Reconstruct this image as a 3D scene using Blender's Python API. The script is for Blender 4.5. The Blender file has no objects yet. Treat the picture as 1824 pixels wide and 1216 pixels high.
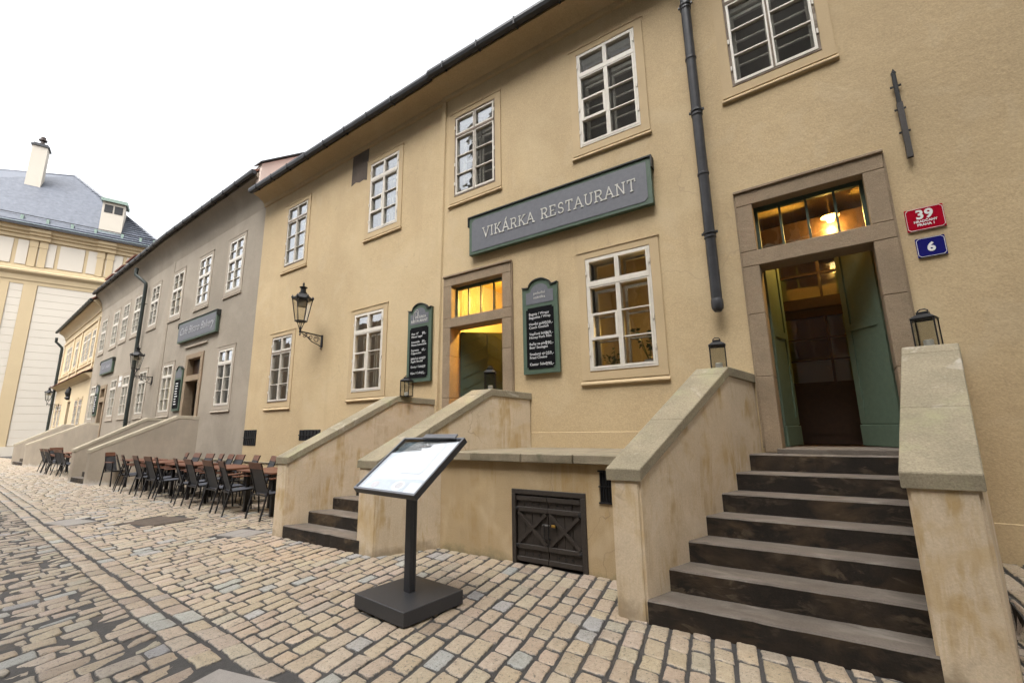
import bpy, bmesh, math, random
import numpy as np
from mathutils import Vector, Matrix
random.seed(7); rng = np.random.default_rng(7)
R = math.radians
SC = bpy.context.scene
COL = SC.collection
# ------------------------------------------------------------------ camera, sky, sun, exposure
EYE = Vector((0, 0, 1.5)); FPX = 789.1
YAW, PITCH, ROLL = R(33.585), R(11.117), R(-0.887)
f0 = Vector((-math.sin(YAW), math.cos(YAW), 0)); r0 = Vector((math.cos(YAW), math.sin(YAW), 0)); u0 = Vector((0, 0, 1))
fw = f0*math.cos(PITCH) + u0*math.sin(PITCH); up = -f0*math.sin(PITCH) + u0*math.cos(PITCH)
rt = r0*math.cos(ROLL) + up*math.sin(ROLL); up2 = -r0*math.sin(ROLL) + up*math.cos(ROLL)
cam = bpy.data.cameras.new('camera'); camo = bpy.data.objects.new('camera', cam); COL.objects.link(camo)
cam.sensor_width = 36; cam.lens = FPX/1824*36; cam.clip_start = .05; cam.clip_end = 500
camo.matrix_world = Matrix(((rt.x, up2.x, -fw.x, EYE.x), (rt.y, up2.y, -fw.y, EYE.y), (rt.z, up2.z, -fw.z, EYE.z), (0, 0, 0, 1)))
SC.camera = camo
W = bpy.data.worlds.new('World'); SC.world = W; W.use_nodes = True
nt = W.node_tree; nt.nodes.clear()
sky = nt.nodes.new('ShaderNodeTexSky'); sky.sky_type = 'NISHITA'; sky.sun_disc = False
sky.sun_elevation = R(58); sky.sun_rotation = R(168); sky.dust_density = 3.0; sky.air_density = 1.0; sky.altitude = 200
hs = nt.nodes.new('ShaderNodeHueSaturation'); hs.inputs['Saturation'].default_value = .10
bg = nt.nodes.new('ShaderNodeBackground'); bg.inputs['Strength'].default_value = .15
wo = nt.nodes.new('ShaderNodeOutputWorld')
nt.links.new(sky.outputs[0], hs.inputs['Color']); nt.links.new(hs.outputs[0], bg.inputs['Color']); nt.links.new(bg.outputs[0], wo.inputs[0])
sun = bpy.data.lights.new('sun', 'SUN'); sun.energy = 1.5; sun.angle = R(50); sun.color = (1, .97, .93)
suno = bpy.data.objects.new('sun', sun); COL.objects.link(suno); suno.rotation_euler = (R(32), 0, R(12)); suno.location = (0, 0, 30)
SC.view_settings.view_transform = 'Standard'; SC.view_settings.look = 'None'; SC.view_settings.exposure = 1.88; SC.view_settings.gamma = 1
SC.view_settings.use_curve_mapping = False
SC.cycles.use_denoising = True
SC.cycles.max_bounces = 5; SC.cycles.diffuse_bounces = 3; SC.cycles.glossy_bounces = 3; SC.cycles.use_light_tree = False; SC.cycles.transparent_max_bounces = 14; SC.cycles.use_adaptive_sampling = True; SC.cycles.adaptive_threshold = .015; SC.cycles.caustics_reflective = False; SC.cycles.caustics_refractive = False
SC.cycles.sample_clamp_indirect = 4

# ------------------------------------------------------------------ materials
M = {}
def nn(t, ty, **kw):
    n = t.nodes.new(ty)
    for k, v in kw.items(): setattr(n, k, v)
    return n
def base_mat(name):
    m = bpy.data.materials.new(name); m.use_nodes = True; t = m.node_tree; t.nodes.clear()
    o = nn(t, 'ShaderNodeOutputMaterial'); p = nn(t, 'ShaderNodeBsdfPrincipled'); t.links.new(p.outputs[0], o.inputs[0])
    M[name] = m; return m, t, p, o
def ramp(t, src, a, b, ca=(0, 0, 0, 1), cb=(1, 1, 1, 1)):
    r = nn(t, 'ShaderNodeValToRGB'); e = r.color_ramp.elements; e[0].position = a; e[1].position = b; e[0].color = ca; e[1].color = cb
    t.links.new(src, r.inputs[0]); return r.outputs[0]
def mixc(t, fac, a, b, mode='MIX'):
    n = nn(t, 'ShaderNodeMix', data_type='RGBA', blend_type=mode)
    for s, v in ((0, fac), (6, a), (7, b)):
        if hasattr(v, 'links') or hasattr(v, 'is_output'): t.links.new(v, n.inputs[s])
        else: n.inputs[s].default_value = v if s == 0 else (*v[:3], 1)
    return n.outputs[2]
def noise(t, scale, detail=4, rough=.6, stretch=None, dist=0):
    g = nn(t, 'ShaderNodeNewGeometry'); v = g.outputs['Position']
    if stretch:
        mp = nn(t, 'ShaderNodeMapping'); mp.inputs['Scale'].default_value = stretch; t.links.new(v, mp.inputs[0]); v = mp.outputs[0]
    n = nn(t, 'ShaderNodeTexNoise'); n.inputs['Scale'].default_value = scale; n.inputs['Detail'].default_value = detail
    n.inputs['Roughness'].default_value = rough; n.inputs['Distortion'].default_value = dist
    t.links.new(v, n.inputs['Vector']); return n.outputs['Fac']
def bump(t, p, layers):
    last = None
    for h, s, d in layers:
        b = nn(t, 'ShaderNodeBump'); b.inputs['Strength'].default_value = s; b.inputs['Distance'].default_value = d
        t.links.new(h, b.inputs['Height'])
        if last is not None: t.links.new(last, b.inputs['Normal'])
        last = b.outputs[0]
    t.links.new(last, p.inputs['Normal'])
def sc(c, k): return tuple(min(1, x*k) for x in c[:3])
def rough_mat(name, col, rough=.85, var=.18, s1=.8, s2=5, fine=70, fv=.1, bs=.25, bd=.004, extra=None, spec=.3):
    m, t, p, o = base_mat(name)
    c = mixc(t, ramp(t, noise(t, s1, 3), .3, .7), sc(col, 1-var), sc(col, 1+var*.6))
    c = mixc(t, ramp(t, noise(t, s2, 6, .7), .25, .75), c, mixc(t, .5, c, sc(col, 1-var*1.2)))
    nf = noise(t, fine, 3, .7)
    c = mixc(t, ramp(t, nf, .3, .7, (1-fv*2,)*3+(1,), (1+0*fv,)*3+(1,)), c, c) if False else mixc(t, 1, c, ramp(t, nf, .25, .75, (1-fv*2,)*3+(1,), (1, 1, 1, 1)), 'MULTIPLY')
    if extra: c = extra(t, c)
    t.links.new(c, p.inputs['Base Color']); p.inputs['Roughness'].default_value = rough; p.inputs['Specular IOR Level'].default_value = spec
    bump(t, p, [(noise(t, s2*1.6, 4), bs*.6, bd*4), (nf, bs, bd)])
    return m
def plain(name, col, rough=.5, metal=0, spec=.5, nb=None, coat=0, var=.1):
    m, t, p, o = base_mat(name)
    c = mixc(t, ramp(t, noise(t, nb[0] if nb else 9, 5, .7), .3, .75), sc(col, 1-var), sc(col, 1+var))
    t.links.new(c, p.inputs['Base Color']); p.inputs['Roughness'].default_value = rough; p.inputs['Metallic'].default_value = metal
    p.inputs['Specular IOR Level'].default_value = spec; p.inputs['Coat Weight'].default_value = coat
    bump(t, p, [(noise(t, nb[0]*3 if nb else 60, 4), nb[1] if nb else .06, .003)])
    return m
def streaks(cs, a, b, scl, amt, stretch=(1, 1, .16), zmask=None):
    def f(t, c):
        n = ramp(t, noise(t, scl, 4, .65, stretch, .6), a, b)
        n2 = ramp(t, noise(t, scl*.35, 3), .42, .6)
        k = nn(t, 'ShaderNodeMath', operation='MULTIPLY'); t.links.new(n, k.inputs[0]); t.links.new(n2, k.inputs[1])
        k2 = nn(t, 'ShaderNodeMath', operation='MULTIPLY'); t.links.new(k.outputs[0], k2.inputs[0]); k2.inputs[1].default_value = amt
        return mixc(t, k2.outputs[0], c, cs)
    return f
def chain(*fs):
    def f(t, c):
        for g in fs: c = g(t, c)
        return c
    return f
def splash(cs, z0, amt):      # irregular damp line rising from the paving
    def f(t, c):
        g = nn(t, 'ShaderNodeNewGeometry'); s = nn(t, 'ShaderNodeSeparateXYZ'); t.links.new(g.outputs['Position'], s.inputs[0])
        n = noise(t, 2.2, 6, .7)
        k = nn(t, 'ShaderNodeMath', operation='MULTIPLY_ADD'); t.links.new(n, k.inputs[0]); k.inputs[1].default_value = z0*2.4; k.inputs[2].default_value = -z0*.75
        d = nn(t, 'ShaderNodeMath', operation='SUBTRACT'); t.links.new(k.outputs[0], d.inputs[0]); t.links.new(s.outputs[2], d.inputs[1])
        m_ = ramp(t, d.outputs[0], 0, .14, (0, 0, 0, 1), (amt,)*3+(1,))
        return mixc(t, m_, c, cs)
    return f
def cracks(cs, amt):
    def f(t, c):
        n = noise(t, 1.0, 4, .45, None, .2); s = nn(t, 'ShaderNodeMath', operation='SUBTRACT'); t.links.new(n, s.inputs[0]); s.inputs[1].default_value = .5
        a = nn(t, 'ShaderNodeMath', operation='ABSOLUTE'); t.links.new(s.outputs[0], a.inputs[0])
        l = ramp(t, a.outputs[0], .0005, .0022, (1, 1, 1, 1), (0, 0, 0, 1)); m_ = ramp(t, noise(t, .55, 2), .56, .62, (0, 0, 0, 1), (amt,)*3+(1,))
        return mixc(t, mixc(t, 1, l, m_, 'MULTIPLY'), c, cs)
    return f
def patches(cs, a, b, scl, amt):
    def f(t, c): return mixc(t, ramp(t, noise(t, scl, 5, .5, None, .8), a, b, (0, 0, 0, 1), (amt,)*3+(1,)), c, cs)
    return f
YEL = (.585, .442, .258); GRY = (.345, .295, .232)
rough_mat('plaster_yellow', YEL, var=.12, s1=.6, s2=6, fine=55, fv=.15, bs=.36, bd=.005, extra=chain(patches((.565, .45, .28), .48, .66, .6, .4), patches((.47, .355, .20), .52, .72, 1.1, .3), patches((.52, .42, .28), .58, .64, 1.7, .2), streaks((.40, .30, .175), .5, .72, 3.2, .42, (1, 1, .07)), splash((.38, .30, .20), .35, .5), cracks((.28, .21, .14), .35)))
rough_mat('plaster_frame', (.515, .39, .232), var=.08, s1=2, s2=8, fine=90, fv=.06, bs=.2)
rough_mat('plaster_stair', (.66, .535, .38), var=.14, s1=1.5, s2=7, fine=80, fv=.12, bs=.3, bd=.003,
          extra=chain(streaks((.40, .27, .11), .47, .60, 6.5, .8, (1, 1, .16)), patches((.46, .33, .17), .56, .68, 2.2, .55), streaks((.36, .26, .15), .5, .64, 13, .45, (1, 1, .07)), patches((.66, .57, .45), .58, .70, 3.0, .35), splash((.27, .21, .14), .34, .8), cracks((.2, .15, .1), .6)))
rough_mat('plaster_terrace', (.50, .37, .21), var=.2, s1=1.2, s2=6, fine=80, fv=.14, bs=.3, bd=.003,
          extra=chain(streaks((.30, .19, .07), .48, .62, 6, .7, (1, 1, .10)), patches((.55, .44, .30), .52, .68, 2.0, .4), patches((.40, .30, .18), .52, .7, 3.0, .4), splash((.17, .15, .085), .22, .85), cracks((.2, .15, .1), .6)))
rough_mat('plaster_grey', GRY, var=.17, s1=.5, s2=6, fine=50, fv=.15, bs=.36, bd=.005, extra=chain(patches((.37, .32, .255), .5, .64, .6, .4), streaks((.24, .20, .155), .5, .75, 2.6, .45, (1, 1, .08)), splash((.22, .19, .15), .4, .5), cracks((.15, .12, .1), .5)))
rough_mat('plaster_grey_frame', (.37, .315, .25), var=.06, s1=2, s2=8, fv=.06, bs=.2)
rough_mat('plaster_grey_stair', (.30, .25, .19), var=.2, s1=.9, s2=4, fv=.12, bs=.5, extra=chain(streaks((.2, .175, .14), .5, .7, 2.5, .5), splash((.5, .48, .45), .3, .4)))
rough_mat('plaster_far', (.56, .445, .285), var=.06, s1=.6, s2=3, fv=.05, bs=.2)
rough_mat('white_render', (.53, .482, .41), var=.05, s1=.3, s2=2, fv=.05, bs=.15)
rough_mat('ochre_render', (.47, .37, .228), var=.06, s1=.4, s2=2, fv=.05, bs=.15)
rough_mat('sandstone', (.36, .27, .178), var=.2, s1=3, s2=14, fine=120, fv=.22, bs=.55, bd=.004, extra=streaks((.30, .19, .12), .5, .7, 5, .4, (1, 1, .5)))
rough_mat('coping_stone', (.335, .285, .195), var=.22, s1=2.5, s2=9, fine=70, fv=.22, bs=.4, extra=chain(streaks((.29, .29, .16), .5, .68, 3, .5, (1, 1, 1)), streaks((.5, .46, .4), .6, .66, 4, .5, (1, 1, 1))))
rough_mat('coping_grey', (.35, .30, .22), var=.14, s1=2, s2=9, fine=90, fv=.14, bs=.4)
rough_mat('terrace_slab_stone', (.31, .26, .18), var=.2, s1=3, s2=9, fine=90, fv=.16, bs=.5, extra=streaks((.10, .095, .055), .48, .6, 3.2, .7, (1, 1, .8)))
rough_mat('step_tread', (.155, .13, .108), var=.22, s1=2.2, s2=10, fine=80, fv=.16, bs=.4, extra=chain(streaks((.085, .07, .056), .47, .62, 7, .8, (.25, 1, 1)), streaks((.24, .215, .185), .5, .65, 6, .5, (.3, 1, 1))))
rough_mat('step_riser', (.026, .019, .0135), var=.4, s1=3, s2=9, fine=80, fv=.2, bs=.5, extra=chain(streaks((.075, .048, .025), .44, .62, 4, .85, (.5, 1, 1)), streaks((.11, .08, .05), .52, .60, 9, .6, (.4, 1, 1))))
rough_mat('joint_sand', (.088, .083, .079), var=.3, s1=3, s2=20, fine=160, fv=.35, bs=.8, bd=.006, extra=streaks((.13, .105, .075), .52, .7, 2, .6, (1, 1, 1)))
rough_mat('slab_granite', (.30, .275, .25), var=.1, s1=3, s2=20, fine=220, fv=.22, bs=.3)
rough_mat('roof_tile_red', (.20, .085, .055), var=.25, s1=3, s2=12, fv=.2, bs=.5)
rough_mat('pink_render', (.80, .66, .58), var=.08, s1=.8, s2=4, fv=.06)
rough_mat('old_wood', (.13, .10, .078), var=.25, s1=3, s2=14, fv=.2, bs=.5)
rough_mat('church_stone', (.27, .245, .205), var=.3, s1=.35, s2=2, fine=20, fv=.25, bs=.6)
rough_mat('room_wall', (.42, .36, .28), var=.08, s1=.8, s2=4)
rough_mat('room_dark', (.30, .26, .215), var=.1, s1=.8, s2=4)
rough_mat('hall_dim', (.52, .38, .17), var=.1, s1=.8, s2=4)
rough_mat('hall_wall', (.66, .47, .10), var=.08, s1=.8, s2=4)
plain('window_paint', (.62, .575, .50), .45, nb=(14, .12), var=.08)
plain('inner_paint', (.46, .42, .36), .5, nb=(14, .1))
plain('gutter_metal', (.03, .03, .033), .5, .2, nb=(8, .15), var=.3)
plain('pipe_metal', (.036, .036, .039), .45, .25, nb=(6, .2), var=.35)
plain('pipe_green', (.03, .038, .034), .5, .3, nb=(6, .15), var=.25)
plain('copper_green', (.20, .27, .23), .7, nb=(12, .2), var=.2)
plain('iron', (.013, .013, .014), .5, .0, .3, nb=(20, .2), var=.3)
plain('stand_metal', (.035, .035, .038), .5, .2, nb=(60, .15), var=.12)
plain('stand_rim', (.16, .165, .18), .35, .5, nb=(60, .05))
plain('sign_green', (.062, .098, .066), .55, nb=(10, .12), var=.15)
plain('sign_grey', (.118, .121, .137), .6, nb=(16, .1), var=.12)
plain('sign_cap', (.02, .022, .018), .6)
plain('board_black', (.008, .008, .009), .9, spec=.08, var=.2)
plain('lettering', (.50, .485, .445), .7)
plain('chalk', (.60, .60, .60), .8); plain('chalk_dim', (.36, .36, .37), .8)
plain('enamel_red', (.33, .004, .018), .16, spec=.6, coat=.4, var=.04)
plain('enamel_blue', (.012, .012, .13), .16, spec=.6, coat=.4, var=.04)
plain('enamel_white', (.72, .71, .70), .2, coat=.3, var=.03)
plain('hatch_wood', (.030, .023, .018), .55, nb=(26, .35), var=.3)
plain('door_green', (.10, .14, .10), .42, nb=(18, .14), var=.12)
plain('door_green_dark', (.05, .075, .052), .45, nb=(18, .14), var=.12)
plain('door_brown', (.034, .017, .0095), .38, nb=(20, .2), var=.3)
plain('chair_frame', (.014, .014, .016), .4, .4, var=.2)
plain('candle_wax', (.72, .70, .66), .5)
plain('brass', (.45, .27, .06), .4, .9)
plain('lock_steel', (.5, .5, .5), .35, .9)
plain('vent_black', (.011, .011, .012), .6)
plain('curtain_cream', (.50, .45, .33), .9, nb=(4, .05))
plain('curtain_grey', (.36, .36, .31), .9, nb=(4, .05))
plain('paper_white', (.84, .84, .85), .5, var=.02)
plain('photo_blue', (.34, .42, .46), .5, var=.4)
plain('food_brown', (.42, .26, .16), .5, var=.3)
plain('lamp_white', (.34, .30, .22), .6)
# slate with rows
m, t, p, o = base_mat('slate')
c = mixc(t, ramp(t, noise(t, 3, 5, .7), .3, .7), (.035, .042, .058), (.09, .10, .125)); t.links.new(c, p.inputs['Base Color']); p.inputs['Roughness'].default_value = .5
# chair wood
m, t, p, o = base_mat('table_wood')
n = noise(t, 22, 5, .7, (1, .15, 1)); c = mixc(t, ramp(t, n, .3, .7), (.07, .024, .011), (.15, .056, .026)); t.links.new(c, p.inputs['Base Color']); p.inputs['Roughness'].default_value = .5; bump(t, p, [(n, .2, .002)])
# chair mesh fabric: woven, lets light through
m, t, p, o = base_mat('mesh_fabric')
p.inputs['Base Color'].default_value = (.028, .030, .036, 1); p.inputs['Roughness'].default_value = .6
tr = nn(t, 'ShaderNodeBsdfTransparent'); mx = nn(t, 'ShaderNodeMixShader'); mx.inputs[0].default_value = .78
t.links.new(tr.outputs[0], mx.inputs[1]); t.links.new(p.outputs[0], mx.inputs[2]); t.links.new(mx.outputs[0], o.inputs[0])
m, t, p, o = base_mat('seat_fabric'); p.inputs['Base Color'].default_value = (.075, .08, .095, 1); p.inputs['Roughness'].default_value = .5
# glass
def glass(name, tint=(.93, .95, .95), ior=1.52, extra=0.0, wave=.0):
    m, t, p, o = base_mat(name); t.nodes.remove(p)
    tr = nn(t, 'ShaderNodeBsdfTransparent'); tr.inputs[0].default_value = (*tint, 1)
    gl = nn(t, 'ShaderNodeBsdfGlossy'); gl.inputs['Roughness'].default_value = .0; gl.inputs[0].default_value = (.95, .97, 1, 1)
    fr = nn(t, 'ShaderNodeLayerWeight'); fr.inputs['Blend'].default_value = .5
    pw_ = nn(t, 'ShaderNodeMath', operation='POWER'); t.links.new(fr.outputs['Facing'], pw_.inputs[0]); pw_.inputs[1].default_value = 4.5
    ad = nn(t, 'ShaderNodeMath', operation='MULTIPLY_ADD', use_clamp=True); t.links.new(pw_.outputs[0], ad.inputs[0]); ad.inputs[1].default_value = .9; ad.inputs[2].default_value = .04+extra
    if wave:
        b = nn(t, 'ShaderNodeBump'); b.inputs['Strength'].default_value = wave; b.inputs['Distance'].default_value = .02
        t.links.new(noise(t, 3.0, 2), b.inputs['Height']); t.links.new(b.outputs[0], gl.inputs['Normal']); t.links.new(b.outputs[0], fr.inputs['Normal'])
    mx = nn(t, 'ShaderNodeMixShader'); t.links.new(ad.outputs[0], mx.inputs[0]); t.links.new(tr.outputs[0], mx.inputs[1]); t.links.new(gl.outputs[0], mx.inputs[2])
    t.links.new(mx.outputs[0], o.inputs[0])
glass('window_glass', (.90, .91, .90), extra=.09, wave=.10); glass('lamp_glass', (.88, .88, .86), extra=.02); glass('stand_glass', (.97, .98, .98), extra=.26)
def emit(name, col, s):
    m, t, p, o = base_mat(name); p.inputs['Base Color'].default_value = (*col, 1); p.inputs['Emission Color'].default_value = (*col, 1); p.inputs['Emission Strength'].default_value = s
emit('bulb', (1, .70, .30), 14)
# leaves and cobbles
m, t, p, o = base_mat('leaf')
c = mixc(t, noise(t, 14), (.02, .055, .014), (.06, .12, .03)); t.links.new(c, p.inputs['Base Color']); p.inputs['Roughness'].default_value = .5
m, t, p, o = base_mat('cobble')
at = nn(t, 'ShaderNodeAttribute', attribute_name='stone_colour')
n1 = noise(t, 24, 6, .8); n2 = noise(t, 60, 4, .75); n3 = noise(t, 9, 5, .75); n4 = noise(t, 170, 2, .6)
c = mixc(t, 1, at.outputs['Color'], ramp(t, n1, .3, .7, (.76, .73, .70, 1), (1.08, 1.08, 1.08, 1)), 'MULTIPLY')
c = mixc(t, 1, c, ramp(t, n4, .3, .7, (.8, .8, .8, 1), (1.12, 1.12, 1.12, 1)), 'MULTIPLY')
c = mixc(t, ramp(t, n2, .36, .43, (.9, .9, .9, 1), (0, 0, 0, 1)), c, (.045, .04, .036))
c = mixc(t, ramp(t, n3, .60, .68, (0, 0, 0, 1), (.7, .7, .7, 1)), c, (.085, .075, .062))
ed = nn(t, 'ShaderNodeMath', operation='MULTIPLY_ADD'); t.links.new(noise(t, 20, 4, .7), ed.inputs[0]); ed.inputs[1].default_value = 1.5; ed.inputs[2].default_value = -.75
e2_ = nn(t, 'ShaderNodeMath', operation='ADD'); t.links.new(ed.outputs[0], e2_.inputs[0]); t.links.new(at.outputs['Alpha'], e2_.inputs[1])
c = mixc(t, ramp(t, e2_.outputs[0], .10, .30, (1, 1, 1, 1), (0, 0, 0, 1)), c, (.088, .082, .076))
t.links.new(c, p.inputs['Base Color']); p.inputs['Roughness'].default_value = .5; p.inputs['Specular IOR Level'].default_value = .5
bump(t, p, [(n3, .7, .016), (n1, .7, .008), (n2, .5, .003)])

# ------------------------------------------------------------------ mesh helpers
class MB:
    def __init__(s): s.v = []; s.f = []; s.mi = []
    def add(s, vs, fs, mi=0):
        o = len(s.v); s.v += [tuple(x) for x in vs]; s.f += [tuple(i+o for i in f) for f in fs]; s.mi += [mi]*len(fs); return s
    def box(s, x0, x1, y0, y1, z0, z1, mi=0, bev=0):
        if bev and min(x1-x0, y1-y0, z1-z0) > 2.2*bev:
            b = bev; vs = []
            for (x, sx) in ((x0, 1), (x1, -1)):
                for (y, sy) in ((y0, 1), (y1, -1)):
                    for (z, sz) in ((z0, 1), (z1, -1)):
                        vs += [(x, y+sy*b, z+sz*b), (x+sx*b, y, z+sz*b), (x+sx*b, y+sy*b, z)]
            i = lambda a, b_, c_, k: ((a*2+b_)*2+c_)*3+k
            fs = []
            for a in (0, 1):
                q = [i(a, 0, 0, 0), i(a, 0, 1, 0), i(a, 1, 1, 0), i(a, 1, 0, 0)]; fs.append(q if a == 0 else q[::-1])
                q = [i(0, a, 0, 1), i(1, a, 0, 1), i(1, a, 1, 1), i(0, a, 1, 1)]; fs.append(q if a == 0 else q[::-1])
                q = [i(0, 0, a, 2), i(0, 1, a, 2), i(1, 1, a, 2), i(1, 0, a, 2)]; fs.append(q if a == 0 else q[::-1])
            for a in (0, 1):
                for c_ in (0, 1):
                    fs.append([i(a, c_, 0, 0), i(a, c_, 0, 1), i(a, c_, 1, 1), i(a, c_, 1, 0)])
                    fs.append([i(a, 0, c_, 0), i(a, 0, c_, 2), i(a, 1, c_, 2), i(a, 1, c_, 0)])
                    fs.append([i(0, a, c_, 1), i(0, a, c_, 2), i(1, a, c_, 2), i(1, a, c_, 1)])
                    for k in (0, 1): fs.append([i(a, c_, k, 0), i(a, c_, k, 1), i(a, c_, k, 2)])
            return s.add(vs, fs, mi)
        vs = [(x0, y0, z0), (x1, y0, z0), (x1, y1, z0), (x0, y1, z0), (x0, y0, z1), (x1, y0, z1), (x1, y1, z1), (x0, y1, z1)]
        return s.add(vs, [(0, 3, 2, 1), (4, 5, 6, 7), (0, 1, 5, 4), (1, 2, 6, 5), (2, 3, 7, 6), (3, 0, 4, 7)], mi)
    def hexa(s, pts, mi=0):   # 8 corner points, bottom ring then top ring
        return s.add(pts, [(0, 3, 2, 1), (4, 5, 6, 7), (0, 1, 5, 4), (1, 2, 6, 5), (2, 3, 7, 6), (3, 0, 4, 7)], mi)
    def quad(s, a, b, c, d, mi=0): return s.add([a, b, c, d], [(0, 1, 2, 3)], mi)
    def prism(s, poly, d0, d1, axis='y', mi=0):   # poly in (x,z) for axis y; (y,z) for axis x; (x,y) for axis z
        n = len(poly); P = {'y': lambda p, d: (p[0], d, p[1]), 'x': lambda p, d: (d, p[0], p[1]), 'z': lambda p, d: (p[0], p[1], d)}[axis]
        vs = [P(p, d0) for p in poly]+[P(p, d1) for p in poly]
        return s.add(vs, [tuple(range(n))[::-1], tuple(range(n, 2*n))]+[(i, (i+1) % n, n+(i+1) % n, n+i) for i in range(n)], mi)
    def bar(s, p, q, w, h=None, upv=(0, 0, 1), mi=0):
        p, q = Vector(p), Vector(q); h = h or w; d = (q-p).normalized(); u = Vector(upv)
        if abs(d.dot(u)) > .97: u = Vector((0, 1, 0))
        a = d.cross(u).normalized()*w/2; b = a.cross(d).normalized()*h/2
        return s.hexa([p-a-b, p+a-b, p+a+b, p-a+b, q-a-b, q+a-b, q+a+b, q-a+b], mi)
    def tube(s, pts, r, n=8, mi=0, cap=True):
        pts = [Vector(p) for p in pts]; rs = r if isinstance(r, (list, tuple)) else [r]*len(pts); vs = []; u = None
        for k, p in enumerate(pts):
            d = (pts[min(k+1, len(pts)-1)]-pts[max(k-1, 0)]).normalized()
            if u is None: u = d.cross(Vector((0, 0, 1)) if abs(d.z) < .9 else Vector((1, 0, 0))).normalized()
            u = (u-d*u.dot(d)).normalized(); w = d.cross(u)
            vs += [p+(u*math.cos(2*math.pi*i/n)+w*math.sin(2*math.pi*i/n))*rs[k] for i in range(n)]
        fs = [(k*n+i, k*n+(i+1) % n, (k+1)*n+(i+1) % n, (k+1)*n+i) for k in range(len(pts)-1) for i in range(n)]
        if cap: fs += [tuple(range(n))[::-1], tuple(range((len(pts)-1)*n, len(pts)*n))]
        return s.add(vs, fs, mi)
    def lathe(s, prof, n=12, c=(0, 0, 0), ph=0, mi=0):   # prof: (r,z)
        vs = [(c[0]+r*math.cos(ph+2*math.pi*i/n), c[1]+r*math.sin(ph+2*math.pi*i/n), c[2]+z) for r, z in prof for i in range(n)]
        fs = [(k*n+i, k*n+(i+1) % n, (k+1)*n+(i+1) % n, (k+1)*n+i) for k in range(len(prof)-1) for i in range(n)]
        fs += [tuple(range(n))[::-1], tuple(range((len(prof)-1)*n, len(prof)*n))]
        return s.add(vs, fs, mi)
    def mesh(s, name, mats, smooth=False):
        me = bpy.data.meshes.new(name); me.from_pydata(s.v, [], s.f)
        for x in (mats if isinstance(mats, (list, tuple)) else [mats]): me.materials.append(M[x])
        if any(s.mi): me.polygons.foreach_set('material_index', s.mi)
        bm = bmesh.new(); bm.from_mesh(me); bmesh.ops.recalc_face_normals(bm, faces=bm.faces); bm.to_mesh(me); bm.free()
        if smooth:
            me.polygons.foreach_set('use_smooth', [True]*len(me.polygons)); me.set_sharp_from_angle(angle=R(35))
        me.update(); return me
    def build(s, name, mats, parent=None, loc=(0, 0, 0), rz=0, smooth=False):
        return obj(name, s.mesh(name, mats, smooth), parent, loc, rz)
def obj(name, me, parent=None, loc=(0, 0, 0), rz=0, rot=None):
    o = bpy.data.objects.new(name, me); COL.objects.link(o)
    o.parent = parent; o.location = loc; o.rotation_euler = rot if rot else (0, 0, rz); return o
def tag(o, label=None, cat=None, group=None, kind=None):
    for k, v in (('label', label), ('category', cat), ('group', group), ('kind', kind)):
        if v: o[k] = v
    return o
def thing(name, label, cat, loc=(0, 0, 0), rz=0, group=None):
    o = obj(name, None, None, loc, rz); o.empty_display_size = .1; return tag(o, label, cat, group)
def tree_copy(o, parent=None, first=True):
    c = o.copy(); COL.objects.link(c); c.parent = parent
    for ch in o.children: tree_copy(ch, c, False)
    return c
def text_mesh(s, size, align='LEFT', mat='lettering', ext=.004, bold=0, shear=0, width=1.0):
    cu = bpy.data.curves.new('txt', 'FONT'); cu.body = s; cu.size = size; cu.align_x = align; cu.extrude = ext; cu.offset = bold; cu.shear = shear; cu.space_character = width; cu.resolution_u = 3
    o = bpy.data.objects.new('txt', cu); COL.objects.link(o); bpy.context.view_layer.update()
    me = bpy.data.meshes.new_from_object(o.evaluated_get(bpy.context.evaluated_depsgraph_get()))
    bpy.data.objects.remove(o); me.materials.clear(); me.materials.append(M[mat]); me.name = 'text'; return me
UPRIGHT = (R(90), 0, 0)
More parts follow.
